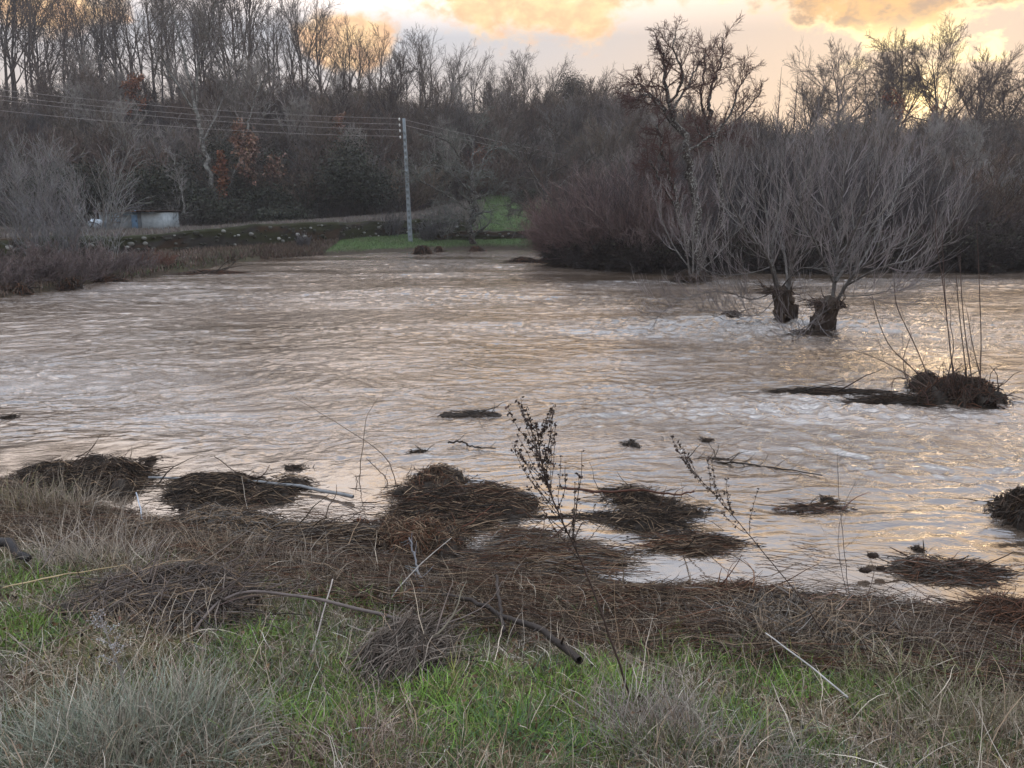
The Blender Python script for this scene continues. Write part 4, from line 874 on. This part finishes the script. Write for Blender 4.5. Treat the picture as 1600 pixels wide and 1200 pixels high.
# long drifting branches
def branch(name, label, path, r0, r1, col, mat, twigs=0, tl=.2, z=None, cat='branch', Y=None, seed=1, up=.05, seeds=0, tr_=.0025, grp=None, n=20):
    r = np.random.default_rng(seed); pts = []
    for a in path:
        pts.append(at(a[0], a[1], Y + (a[2] if len(a) > 2 else 0)) if Y is not None else (W(a[0], a[1], z) if z is not None else G(a[0], a[1]) + [0, 0, (a[2] if len(a) > 2 else .01)]))
    p0 = pts[0].copy(); P = smoothpath(np.array(pts) - p0, n); P[1:-1] += r.normal(0, r0 * .5, (n - 2, 3)); R = np.linspace(r0, r1, n)
    t = link(name, None, None, p0, label, cat, grp); obj('stem', [tubes(P[None], R[None], 7, cols(1, col, .02, r))], mat, t)
    if twigs:
        P1, R1, l1 = spawn(P[None], R[None], np.array([tl]), twigs, .1, 1, 50, 1, .5, 5, .12, up, r, tr_, .4, .5); b_ = [tubes(P1, R1, 4, cols(len(P1), col, .15, r))]
        obj('twigs', b_, mat, t)
        if seeds:
            q = P1[:, 1:].reshape(-1, 3); q = q[r.integers(0, len(q), seeds)] + r.normal(0, .004, (seeds, 3))
            obj('seed_heads', [leafquads(q, .006, col, .3, r), leafquads(q + r.normal(0, .003, q.shape), .005, col, .3, r)], mat, t)
    return t
branch('drift_branch', 'long dark branch drifting with upturned twigs at its right end', [(1058, 716), (1100, 722), (1150, 724), (1210, 731), (1285, 743)], .012, .005, DK, m_wet, 16, .28, z=.02, seed=3, up=.12)
tangle(1115, 722, 60, 7, .05, 160, 'dark weed wound round the long drifting branch', (DK, BR), .3, .003, name='drift_clump', spread=.3)
branch('drift_branch', 'bent dark branch arching out of the river right of the bent stems', [(700, 692, ), (722, 690), (740, 698), (775, 700)], .012, .006, DK, m_wet, 5, .2, z=.04, seed=4)
branch('drift_branch', 'curved red brown branch lying on the domed heap', [(880, 762), (940, 768), (1000, 765), (1048, 772), (1085, 768)], .012, .007, (.07, .03, .02), m_wet, 10, .14, z=.13, seed=5, up=0)
branch('drift_branch', 'dark waterlogged stick between the two straw heaps', [(812, 804), (850, 808), (900, 806), (930, 806)], .014, .008, DK, m_wet, 0, z=.01, seed=6)
branch('floating_pole', 'pale weathered pole floating out from the long left heap', [(232, 746), (330, 748), (450, 756), (552, 776)], .010, .016, (.17, .185, .20), m_wet, 0, z=.045, seed=7, cat='pole', n=12)
branch('drift_branch', 'thin dark curved twig rising behind the long left heap', [(335, 712), (365, 735), (392, 748)], .005, .004, BR, m_wet, 0, z=.08, seed=8)
# big clump at right with whips and its long tail
tangle(1488, 618, 118, 30, .30, 1700, 'big black drift clump around thin whips at the right of the river', (DK, BR, RED, DK), .5, .006, spread=.8, loose=.5)
tangle(1395, 628, 110, 10, .10, 900, 'thick near part of the black drift tail left of the big clump', (DK, BR), .6, .005, spread=.2, yaw=-.08)
tangle(1290, 615, 200, 8, .07, 1000, 'thin far part of the black drift tail reaching into the river', (DK, BR), .6, .005, spread=.12, yaw=-.08)
YC = W(1488, 630)[1]; r = np.random.default_rng(91)
t = link('whip_willow', None, None, at(1488, 630, YC), 'thin upright willow whips growing out of the big black drift clump', 'shrub'); p0 = at(1488, 630, YC)
wh = [[(1530, 625), (1533, 540), (1530, 440), (1526, 345)], [(1492, 610), (1482, 520), (1473, 440), (1462, 370), (1464, 325)], [(1496, 612), (1484, 540), (1476, 450), (1472, 362)], [(1478, 600), (1490, 545), (1484, 505)], [(1450, 600), (1420, 570), (1390, 540), (1372, 500), (1362, 460)],
      [(1448, 605), (1400, 575), (1350, 552), (1310, 545)], [(1520, 600), (1508, 520), (1502, 450), (1500, 400)], [(1512, 600), (1500, 500), (1494, 430)], [(1535, 600), (1520, 540), (1512, 490)], [(1432, 610), (1416, 590), (1412, 560), (1425, 520)], [(1440, 600), (1400, 590), (1392, 620)], [(1455, 600), (1430, 540), (1402, 480), (1398, 440)]]
Pw = np.array([smoothpath(np.array([at(a, b, YC + .25 * math.sin(i)) for a, b in q]) - p0, 14) for i, q in enumerate(wh)]); Rw = np.full((len(wh), 1), .0085) * np.linspace(1, .4, 14)[None]
P1, R1, l1 = spawn(Pw, Rw, np.full(len(wh), .5), 5, .15, 1, 30, 1, .5, 6, .08, .05, r, .003)
st = []
for i in range(len(wh)): obj('stem', [tubes(Pw[i:i + 1], Rw[i:i + 1], 5, cols(1, (.075, .055, .05), .1, r))], m_twig, t)
K = 90; a = r.random(K) * 6.28; s0 = np.stack([r.normal(0, .28, K), r.normal(0, .2, K), np.full(K, .1)], -1); d = np.stack([np.cos(a) * .5, np.sin(a) * .5, np.full(K, .9)], -1); d /= np.linalg.norm(d, axis=1, keepdims=True)
Pq = march(s0, d, .15 + .4 * r.random(K), 6, .28, 0, r)
obj('shoots', [tubes(P1, R1, 3, cols(len(P1), (.08, .06, .055), .1, r)), tubes(Pq, np.full((K, 1), .007) * np.linspace(1, .5, 6)[None], 4, cols(K, (.045, .028, .022), .2, r))], m_twig, t)
# root mass at the right edge
tangle(1606, 812, 80, 50, .26, 900, 'dark root mass cut by the right edge of the picture', (DK, BR), .4, .006, loose=.6, spread=.8)
for k, q in enumerate([[(1610, 788), (1580, 786), (1555, 792), (1538, 800)], [(1600, 800), (1575, 800), (1550, 802)], [(1612, 782), (1585, 778), (1568, 782)]]):
    branch('root_branch', 'bare root reaching left from the dark root mass, ' + ['longest and lowest', 'short middle one', 'uppermost'][k], q, .014, .005, DK, m_wet, 3, .12, z=.12 - .03 * k, seed=20 + k)
# floating teasels
for k, (px, py, s_) in enumerate([(1364, 868, 1.0), (1377, 888, .85), (1352, 891, 1.0)]):
    c = W(px, py, .05); r = np.random.default_rng(60 + k); t = link('teasel', None, None, c, ['dark teasel head, uppermost of the floating three', 'dark teasel head, smallest and rightmost of the floating three', 'dark teasel head, lowest left of the floating three'][k], 'plant')
    R_ = .024 * s_; K = 420; v = r.normal(0, 1, (K, 3)); v /= np.linalg.norm(v, axis=1, keepdims=True); s0 = v * [R_ * 1.6, R_ * .75, R_ * .7]
    sp = np.stack([s0 * .8, s0 * 1.0, s0 * 1.0 + v * R_ * .22 + r.normal(0, .003, (K, 3))], 1)
    br = r.normal(0, 1, (9, 3)) * [1, .6, .5]; br /= np.linalg.norm(br, axis=1, keepdims=True); Pb = march(np.zeros((9, 3)) + [-R_ * 1.2, 0, 0], br + [-.4, 0, .2], np.full(9, R_ * 2.4), 5, .2, .05, r)
    obj('bracts', [tubes(Pb, np.full((9, 1), .0022) * np.linspace(1, .3, 5)[None], 4, cols(9, (.05, .038, .03), .2, r))], m_wet, t)
    obj('head', [blob((0, 0, 0), (R_ * 1.6, R_ * .8, R_ * .75), k, 8, 12, .1, 3, (.035, .025, .02)), tubes(sp, np.tile([[.003, .002, .0008]], (K, 1)), 3, cols(K, (.05, .035, .028), .2, r))], m_wet, t)
    e_ = W(1425, 892, .03) - c; Ps = smoothpath([np.zeros(3), e_ * .5 + [0, -.02, .0], e_], 8); obj('stalk', [tubes(Ps[None], np.full((1, 8), .004), 5, cols(1, (.06, .045, .035), .1, r))], m_wet, t)

# ------------------------------------------------------------------ foreground plants and sticks
DOCK = (.045, .032, .028)
def seeding(label, path, Y, seed, r0, nside, sl_, start, ns, name='seeding_dock', col=DOCK):
    r = np.random.default_rng(seed); pts = np.array([at(a[0], a[1], Y + (a[2] if len(a) > 2 else 0)) for a in path]); p0 = pts[0].copy(); n = 30; P = smoothpath(pts - p0, n); P[1:-1] += r.normal(0, r0 * .25, (n - 2, 3))
    R = np.linspace(r0, r0 * .3, n); t = link(name, None, None, p0, label, 'plant'); obj('stem', [tubes(P[None], R[None], 7, cols(1, col, .02, r))], m_straw, t)
    P1, R1, l1 = spawn(P[None], R[None], np.array([sl_]), nside, start, .97, 34, 1, .5, 8, .09, .10, r, .0014, .5, .6)
    obj('side_stems', [tubes(P1, R1, 4, cols(len(P1), col, .1, r))], m_straw, t)
    allq = np.concatenate([P1[:, 1:].reshape(-1, 3), P[int(n * start):]]); q = allq[r.integers(0, len(allq), ns)] + r.normal(0, .0045, (ns, 3)); b_ = []
    for _ in range(2): b_.append(leafquads(q + r.normal(0, .002, q.shape), .0062, col, .3, r))
    obj('seed_clusters', b_, m_straw, t); return t
gp = G(988, 1105); seeding('tall dark seeding dock stem leaning left in the centre foreground', [(990, 1108, 0), (955, 1000), (912, 885, .02), (868, 790, .03), (848, 730, .03), (838, 662, .02)], gp[1], 5, .0054, 36, .30, .42, 760)
gp = G(1310, 1040); seeding('thinner seeding stem leaning left, right of the tall one', [(1312, 1042), (1262, 950), (1200, 872), (1140, 800), (1100, 755), (1066, 716)], gp[1], 6, .0032, 13, .22, .45, 260)
def stalk(name, label, path, Y, r0, r1, col, seed=1, cat='plant', mat=None, twigs=0, tl=.1, grp=None, up=.1):
    return branch(name, label, path, r0, r1, col, mat or m_straw, twigs, tl, Y=Y, seed=seed, cat=cat, up=up, tr_=.001, grp=grp)
stalk('thin_weed', 'hair thin branching weed standing in the calm water at right', [(1327, 935), (1318, 850), (1312, 780), (1308, 706)], W(1327, 935)[1], .0028, .001, (.09, .08, .08), 3, twigs=12, tl=.34)
stalk('thin_weed', 'hair thin weed beside the branching one in the calm water', [(1324, 930), (1310, 860), (1316, 800), (1340, 745)], W(1327, 932)[1], .0022, .001, (.09, .08, .08), 4, twigs=5, tl=.2)
stalk('bent_stem', 'thin upright stem curving right at its top, out of the left calm water', [(560, 778), (563, 730), (568, 690), (574, 650), (592, 620)], 6.9, .005, .0018, (.13, .10, .08), 5)
stalk('bent_stem', 'long thin stem arching up and left over the river', [(619, 782), (616, 745), (600, 712), (566, 686), (500, 645), (448, 614)], 6.9, .0055, .0018, (.12, .09, .07), 6)
stalk('bent_stem', 'short broken stem between the two bent stems', [(606, 775), (604, 748), (592, 735), (572, 716)], 6.9, .006, .003, (.08, .055, .04), 7, twigs=5, tl=.1)
stalk('bent_stem', 'short thorny upright twig at the end of the floating pole', [(562, 792), (560, 762), (556, 742)], 6.9, .006, .003, (.06, .045, .035), 8, twigs=8, tl=.16)
branch('fallen_branch', 'long thin grey branch arching over the green patch in the left foreground', [(305, 1008, 0.070), (345, 975, 0.120), (395, 966, 0.150), (460, 968, 0.140), (540, 978, 0.120), (640, 996, 0.080)], .0065, .010, (.13, .11, .105), m_straw, 8, .1, seed=11, cat='branch')
branch('fallen_branch', 'dark crooked branch lying on the bank in the centre foreground', [(692, 955, 0.100), (735, 972, 0.130), (775, 990, 0.120), (800, 1000, 0.120), (850, 1022, 0.120), (905, 1058, 0.080)], .010, .019, (.035, .030, .028), m_wet, 4, .12, seed=12, cat='branch')
branch('broken_stake', 'short dark upright stake crossing the dark crooked branch', [(786, 1006, 0.070), (780, 980, 0.140), (776, 952, 0.210)], .010, .009, (.04, .034, .032), m_wet, 0, seed=13, cat='stick')
branch('pale_stick', 'pale straight stick leaning up to the right toward the water edge', [(592, 968, .02), (650, 918, .12), (706, 864, .12)], .0045, .003, (.30, .29, .28), m_straw, 0, seed=14, cat='stick', n=8)
branch('grey_stalk_bundle', 'blue grey bundle of upright stalks crossing the pale straight stick', [(662, 942, .02), (652, 905, .10), (640, 872, .16)], .009, .005, (.14, .15, .17), m_straw, 10, .14, seed=15, cat='stalks', up=.2)
branch('pale_stick', 'pale stick standing on the bank, left of the fan shaped bundle', [(480, 1045, .0), (502, 995, .08), (522, 946, .16)], .0045, .004, (.32, .30, .28), m_straw, 0, seed=16, cat='stick', n=8)
branch('pale_stick', 'long straight white grey stalk lying in the right foreground', [(1193, 1030, 0.140), (1255, 1075, 0.130), (1322, 1122, 0.090)], .0035, .0045, (.36, .36, .36), m_straw, 0, seed=17, cat='stick', n=8)
branch('pale_stick', 'short blue white stalk standing at the left bank edge', [(227, 842, .0), (221, 812, .06), (215, 790, .12)], .007, .005, (.36, .42, .50), m_straw, 0, seed=18, cat='stick', n=8)
branch('pale_stick', 'yellow straw arching low at the left foreground', [(8, 938, 0.070), (70, 932, 0.100), (130, 918, 0.090), (200, 900, 0.070)], .004, .003, (.42, .34, .2), m_straw, 0, seed=19, cat='stick', n=10)
branch('pale_stick', 'thin pale stem leaning in front of the reed mats, left of centre', [(398, 845, .0), (385, 800, .1), (380, 770, .16)], .003, .002, (.25, .23, .2), m_straw, 0, seed=22, cat='stick', n=8)
branch('thin_twig', 'thin grey forked twig beside the dark water log at far left', [(60, 905, .02), (100, 870, .1), (150, 845, .12)], .005, .003, (.15, .13, .12), m_straw, 5, .12, seed=23, cat='stick')
branch('dark_log', 'dark rotten log in the grass at the left edge', [(-20, 868, 0.070), (15, 876, 0.100), (48, 892, 0.070)], .035, .022, (.025, .025, .028), m_wet, 0, seed=24, cat='log', n=10)
branch('thin_twig', 'dark thin branch in the water before the right root mass', [(1600, 1000, .02), (1550, 985, .03), (1500, 990, .02)], .005, .004, BR, m_wet, 5, .12, seed=25, cat='stick')
# silver dried plant, lower left
r = np.random.default_rng(71); g0 = G(205, 1110); t = link('silver_seed_plant', None, None, g0, 'dried plant with silvery white fluffy seed tufts in the lower left foreground', 'plant')
P = smoothpath(np.array([at(a, b, g0[1] + c_) for a, b, c_ in [(205, 1108, 0), (188, 1050, 0), (172, 1005, .01), (158, 968, .02)]]) - g0, 14); R = np.linspace(.004, .002, 14); obj('stem', [tubes(P[None], R[None], 5, np.array([[.2, .19, .18]]))], m_straw, t)
P1, R1, l1 = spawn(P[None], R[None], np.array([.09]), 15, .15, 1, 60, 1, .6, 5, .1, .05, r, .0012, .3, .7); obj('side_stems', [tubes(P1, R1, 4, cols(15, (.24, .23, .22), .1, r))], m_straw, t)
q = P1[:, 1:].reshape(-1, 3)[r.integers(20, 60, 420)] + r.normal(0, .006, (420, 3)) * [1.3, 1.3, .5]; obj('seed_tufts', [leafquads(q, .0036, (.30, .31, .33), .2, r)], m_straw, t)

# ------------------------------------------------------------------ grass and straw of the near bank
def near_blades(n, ylo, yhi, length, wd, pick, rng, lean=.7, curl=.22, seg=5, x0=1.02):
    y = ylo + (yhi - ylo) * rng.random(n); x = (rng.random(n) * 2 - 1) * (y * .80 + .5) * x0
    dn = ynear(x) - y; z = hland(x, y); col, lf, keep = pick(x, y, dn, rng); keep &= z > -.02
    x, y, z, col, lf = x[keep], y[keep], z[keep], col[keep], lf[keep]; K = len(x)
    a = rng.random(K) * 6.28; tl = np.abs(rng.normal(0, lean, K)); tl = np.minimum(tl, 1.45)
    d = np.stack([np.cos(a) * np.sin(tl), np.sin(a) * np.sin(tl), np.cos(tl)], -1); ln = length * lf * (.35 + .9 * rng.random(K))
    P = march(np.stack([x, y, z - .01], -1), d, ln, seg, curl, -.12, rng)
    zz = hland(P[..., 0].ravel(), P[..., 1].ravel()).reshape(P.shape[:2]); P[..., 2] = np.maximum(P[..., 2], zz + .003)
    D = np.stack([-np.sin(a + rng.normal(0, .6, K)), np.cos(a), rng.normal(0, .3, K)], -1); D /= np.linalg.norm(D, axis=1, keepdims=True)
    Wd = (wd * (.5 + rng.random(K)))[:, None] * np.interp(np.linspace(0, 1, seg), [0, .3, .75, 1], [.8, 1, .7, .08])[None]
    return ribbons(P, Wd, D, col)
GP = [(60, 915, .22), (395, 990, .24), (580, 945, .2), (1100, 1030, .26), (640, 1075, .3), (820, 1060, .3), (960, 1060, .25), (1240, 1080, .2), (500, 1150, .3), (720, 1130, .35), (30, 985, .25), (900, 1150, .25), (1180, 1130, .2), (1540, 1040, .2), (1330, 1060, .2), (100, 1010, .15), (470, 935, .16), (1240, 1010, .15), (330, 950, .14), (760, 1000, .16), (1420, 1030, .2), (200, 870, .12)]
GPW = [(G(a, b), c) for a, b, c in GP]
def greenness(x, y):
    g = np.zeros_like(x)
    for p, r_ in GPW: g = np.maximum(g, np.exp(-(((x - p[0]) / (r_ * 1.25)) ** 2 + ((y - p[1]) / r_) ** 2)))
    return g
def pick_green(x, y, dn, rng):
    g = greenness(x, y); f = fbm(x * 2.2, y * 2.2, 90, 3); K = len(x)
    keep = rng.random(K) < np.clip((g * 1.2 + .6 * sstep(.40, .60, f)) * sstep(.30, .52, fbm(x * 4.5, y * 4.5, 99, 2)) , .04, 1) * sstep(.6, 1.6, dn + (f - .5) * 1.4)
    bright = np.clip(g + (f - .5), 0, 1)[:, None]; u = rng.random((K, 1))
    c = np.array([.060, .085, .030]) * (1 - bright) + np.array([.13, .235, .04]) * bright
    c = np.where(u < .16, np.array([.16, .17, .05]), c); c = np.where(u > .88, np.array([.07, .115, .07]), c)
    return c * 1.25 * (1 + rng.normal(0, .25, (K, 1))), np.full(K, 1.0), keep
def pick_straw(x, y, dn, rng):
    K = len(x); g = greenness(x, y); f = fbm(x * 1.7, y * 1.7, 95, 3); keep = rng.random(K) < np.clip(1 - .72 * g, .04, 1) * sstep(.2, 1.0, dn)
    u = rng.random((K, 1)); c = np.where(u < .3, np.array(STR), np.where(u < .55, np.array([.17, .14, .10]), np.where(u < .78, np.array([.07, .052, .038]), np.array([.36, .32, .26]))))
    gy_ = sstep(.45, .65, f)[:, None]; c = c * (1 - gy_ * .35) + c.mean(1, keepdims=True) * gy_ * .35
    c = c * (1 - .25 * sstep(2.2, 1.2, dn))[:, None]
    return np.clip(c * 1.3 * (1 + rng.normal(0, .28, (K, 1))), .01, .6), .6 + .9 * rng.random(K), keep
rng = np.random.default_rng(5)
obj('grass', [near_blades(190000, 1.4, 5.6, .075, .0018, pick_green, rng, .55, .22), near_blades(26000, 1.4, 4.4, .13, .002, pick_green, rng, .8, .2, 6)], m_grass, kind='stuff', label='short bright green and olive grass of the near bank')
obj('dead_grass', [near_blades(165000, 1.4, 7.4, .115, .0014, pick_straw, rng, 1.0, .25, 6), near_blades(18000, 1.4, 6.5, .24, .0013, pick_straw, rng, .9, .2, 7), near_blades(1500, 1.4, 5.5, .34, .0016, pick_straw, rng, 1.1, .12, 8)], m_grass, kind='stuff', label='dead straw coloured grass lying over the near bank')
# flattened stalks along the waterline, thinning out over the water
def lying(n, dlo, dhi, ln, r0, tones, rng, spread=.45, pw=1.0, zoff=.012):
    x = rng.uniform(-6.5, 5.0, n); dn = dlo + (dhi - dlo) * rng.random(n) ** pw; y = ynear(x) - dn; f = fbm(x * 1.4, y * 2.0, 120, 3)
    keep = rng.random(n) < np.where(dn > .2, 1, np.clip(sstep(.46, .66, f) * 1.3, 0.02, 1) * sstep(dlo, .2, dn)); x, y, dn = x[keep], y[keep], dn[keep]; K = len(x)
    sl_ = np.gradient(NS[:, 1], NS[:, 0]); a = np.arctan(np.interp(x, NS[:, 0], sl_)) * .7 + rng.normal(0, spread, K) + np.pi * (rng.random(K) < .5)
    d = np.stack([np.cos(a), np.sin(a), rng.normal(0, .10, K)], -1); l = ln * (.3 + rng.random(K))
    P = march(np.stack([x, y, 0 * x], -1) - d * l[:, None] * .5, d, l, 6, .13, 0, rng)
    zz = np.maximum(hland(P[..., 0].ravel(), P[..., 1].ravel()).reshape(P.shape[:2]), 0); P[..., 2] = zz + zoff + np.abs(P[..., 2]) * .35 + (rng.random(K) ** 3 * .07 * sstep(-.2, .6, dn))[:, None]
    c = np.array(tones)[rng.integers(0, len(tones), K)] * (1 + rng.normal(0, .25, (K, 1)))
    return tubes(P, (r0 * (.5 + rng.random(K)))[:, None] * np.array([.8, 1, 1, .9, .7, .3])[None], 3, np.clip(c, .008, .6))
obj('flattened_reeds', [lying(20000, -.1, 1.5, .42, .0021, (BR, STR, RED, BR, (.12, .09, .07)), rng, .55), lying(5000, -1.1, .2, .38, .0018, (BR, DK, STR, RED), rng, .3)], m_wet, kind='stuff', label='flattened brown reeds and straw along the near waterline')
# tussocks: fans of long blades
def tussock(px, py, label, n, ln, cols_, seed, spreadr=.12, lean=.55, wd=.0013, name='grass_tussock', up=-.09):
    n = int(n * .8); lean *= 1.5; spreadr *= 1.5; ln *= .85
    r = np.random.default_rng(seed); g = G(px, py); a = r.random(n) * 6.28; rr = spreadr * np.sqrt(r.random(n)); x = rr * np.cos(a); y = rr * np.sin(a) * .8
    z = hland(x + g[0], y + g[1]) - g[2]; a2 = a + r.normal(0, .8, n); tl = np.abs(r.normal(0, lean, n)) * (.4 + rr / spreadr)
    d = np.stack([np.cos(a2) * np.sin(tl), np.sin(a2) * np.sin(tl), np.cos(tl)], -1); P = march(np.stack([x, y, z - .01], -1), d, ln * (.3 + .95 * r.random(n) ** 1.6), 7, .15, up, r)
    zz = hland(P[..., 0].ravel() + g[0], P[..., 1].ravel() + g[1]).reshape(P.shape[:2]) - g[2]; P[..., 2] = np.maximum(P[..., 2], zz + .003)
    D = np.stack([-np.sin(a2), np.cos(a2), r.normal(0, .3, n)], -1); D /= np.linalg.norm(D, axis=1, keepdims=True)
    Wd = (wd * (.5 + r.random(n)))[:, None] * np.interp(np.linspace(0, 1, 7), [0, .3, .75, 1], [.8, 1, .6, .08])[None]
    c = 1.35 * np.array(cols_)[r.integers(0, len(cols_), n)] * (1 + r.normal(0, .18, (n, 1)))
    return obj(name, [ribbons(P, Wd, D, np.clip(c, .01, .6))], m_grass, loc=g, label=label, cat='grass tussock')
BG = [(.14, .17, .14), (.19, .20, .16), (.22, .205, .17), (.10, .12, .09)]
tussock(200, 1165, 'big blue green grass tussock in the bottom left corner', 2600, .34, BG, 1, .26, .5)
tussock(90, 1190, 'blue green grass fan left of the big bottom tussock', 1000, .3, BG, 2, .2, .5)
tussock(300, 1150, 'grey straw coloured tussock right of the big blue green one', 1100, .28, [(.2, .18, .15), (.15, .15, .11), (.11, .10, .08)], 3, .18)
tussock(95, 800, 'upright straw tussock on the left bank', 1300, .4, [(.20, .17, .13), (.13, .11, .09), (.25, .22, .18)], 4, .35, .5)
tussock(150, 880, 'tall pale straw tuft over the left bank', 900, .42, [(.26, .23, .19), (.17, .15, .12), (.2, .18, .16)], 5, .22, .4)
tussock(20, 800, 'olive and straw tussock at the left edge of the bank', 1400, .35, [(.14, .13, .07), (.18, .15, .11), (.09, .10, .05)], 6, .35, .6)
tussock(1020, 1150, 'grey brown straw tuft at the foot of the tall seeding stem', 1000, .30, [(.20, .175, .155), (.13, .11, .10), (.24, .22, .2)], 7, .16, .6)
tussock(1250, 1010, 'pale drooping straw tuft behind the long white grey stalk', 1100, .30, [(.22, .19, .15), (.16, .14, .11), (.11, .09, .07)], 8, .2, .7)
tussock(1440, 1100, 'olive grass tussock in the right foreground', 1500, .26, [(.12, .14, .06), (.15, .15, .08), (.19, .17, .12)], 9, .26, .6)
tussock(1540, 1170, 'straw tussock in the bottom right corner', 1300, .28, [(.19, .165, .13), (.12, .11, .07), (.1, .08, .06)], 10, .24, .6)
tussock(560, 1180, 'red brown straw tuft at the bottom edge left of centre', 1000, .24, [(.17, .12, .10), (.22, .18, .15), (.10, .07, .06)], 11, .18, .9)
tussock(780, 1170, 'dark green tuft at the bottom edge of the centre', 1000, .2, [(.06, .12, .05), (.08, .15, .06), (.05, .08, .04)], 12, .2, .6)
tussock(1110, 1190, 'grey straw tussock at the bottom edge right of centre', 1200, .3, [(.18, .165, .145), (.12, .11, .09), (.08, .11, .07)], 13, .24, .7)
tussock(430, 905, 'grey brown tuft of stalks above the long arching branch', 1100, .28, [(.15, .13, .11), (.10, .08, .065), (.2, .18, .15)], 14, .28, .8)
tussock(1400, 1010, 'loose straw tuft on the right bank near the reed mat', 1100, .3, [(.19, .16, .13), (.13, .11, .09), (.09, .07, .055)], 15, .3, .8)
tussock(330, 870, 'brown straw tuft below the long left heap', 1100, .28, [(.16, .12, .09), (.10, .075, .055), (.2, .17, .13)], 16, .3, .8)

def litter(n, rng):
    y = 1.4 + 5.2 * rng.random(n); x = (rng.random(n) * 2 - 1) * (y * .82 + .5); z = hland(x, y); dn = ynear(x) - y; k = (dn > .1); x, y, z = x[k], y[k], z[k]
    return leafquads(np.stack([x, y, z + .015 + .05 * rng.random(len(x)) ** 2], -1), .011, (.085, .052, .030), .5, rng)
obj('leaf_litter', [litter(15000, rng)], m_leaf, kind='stuff', label='brown dead leaves scattered through the grass of the near bank')
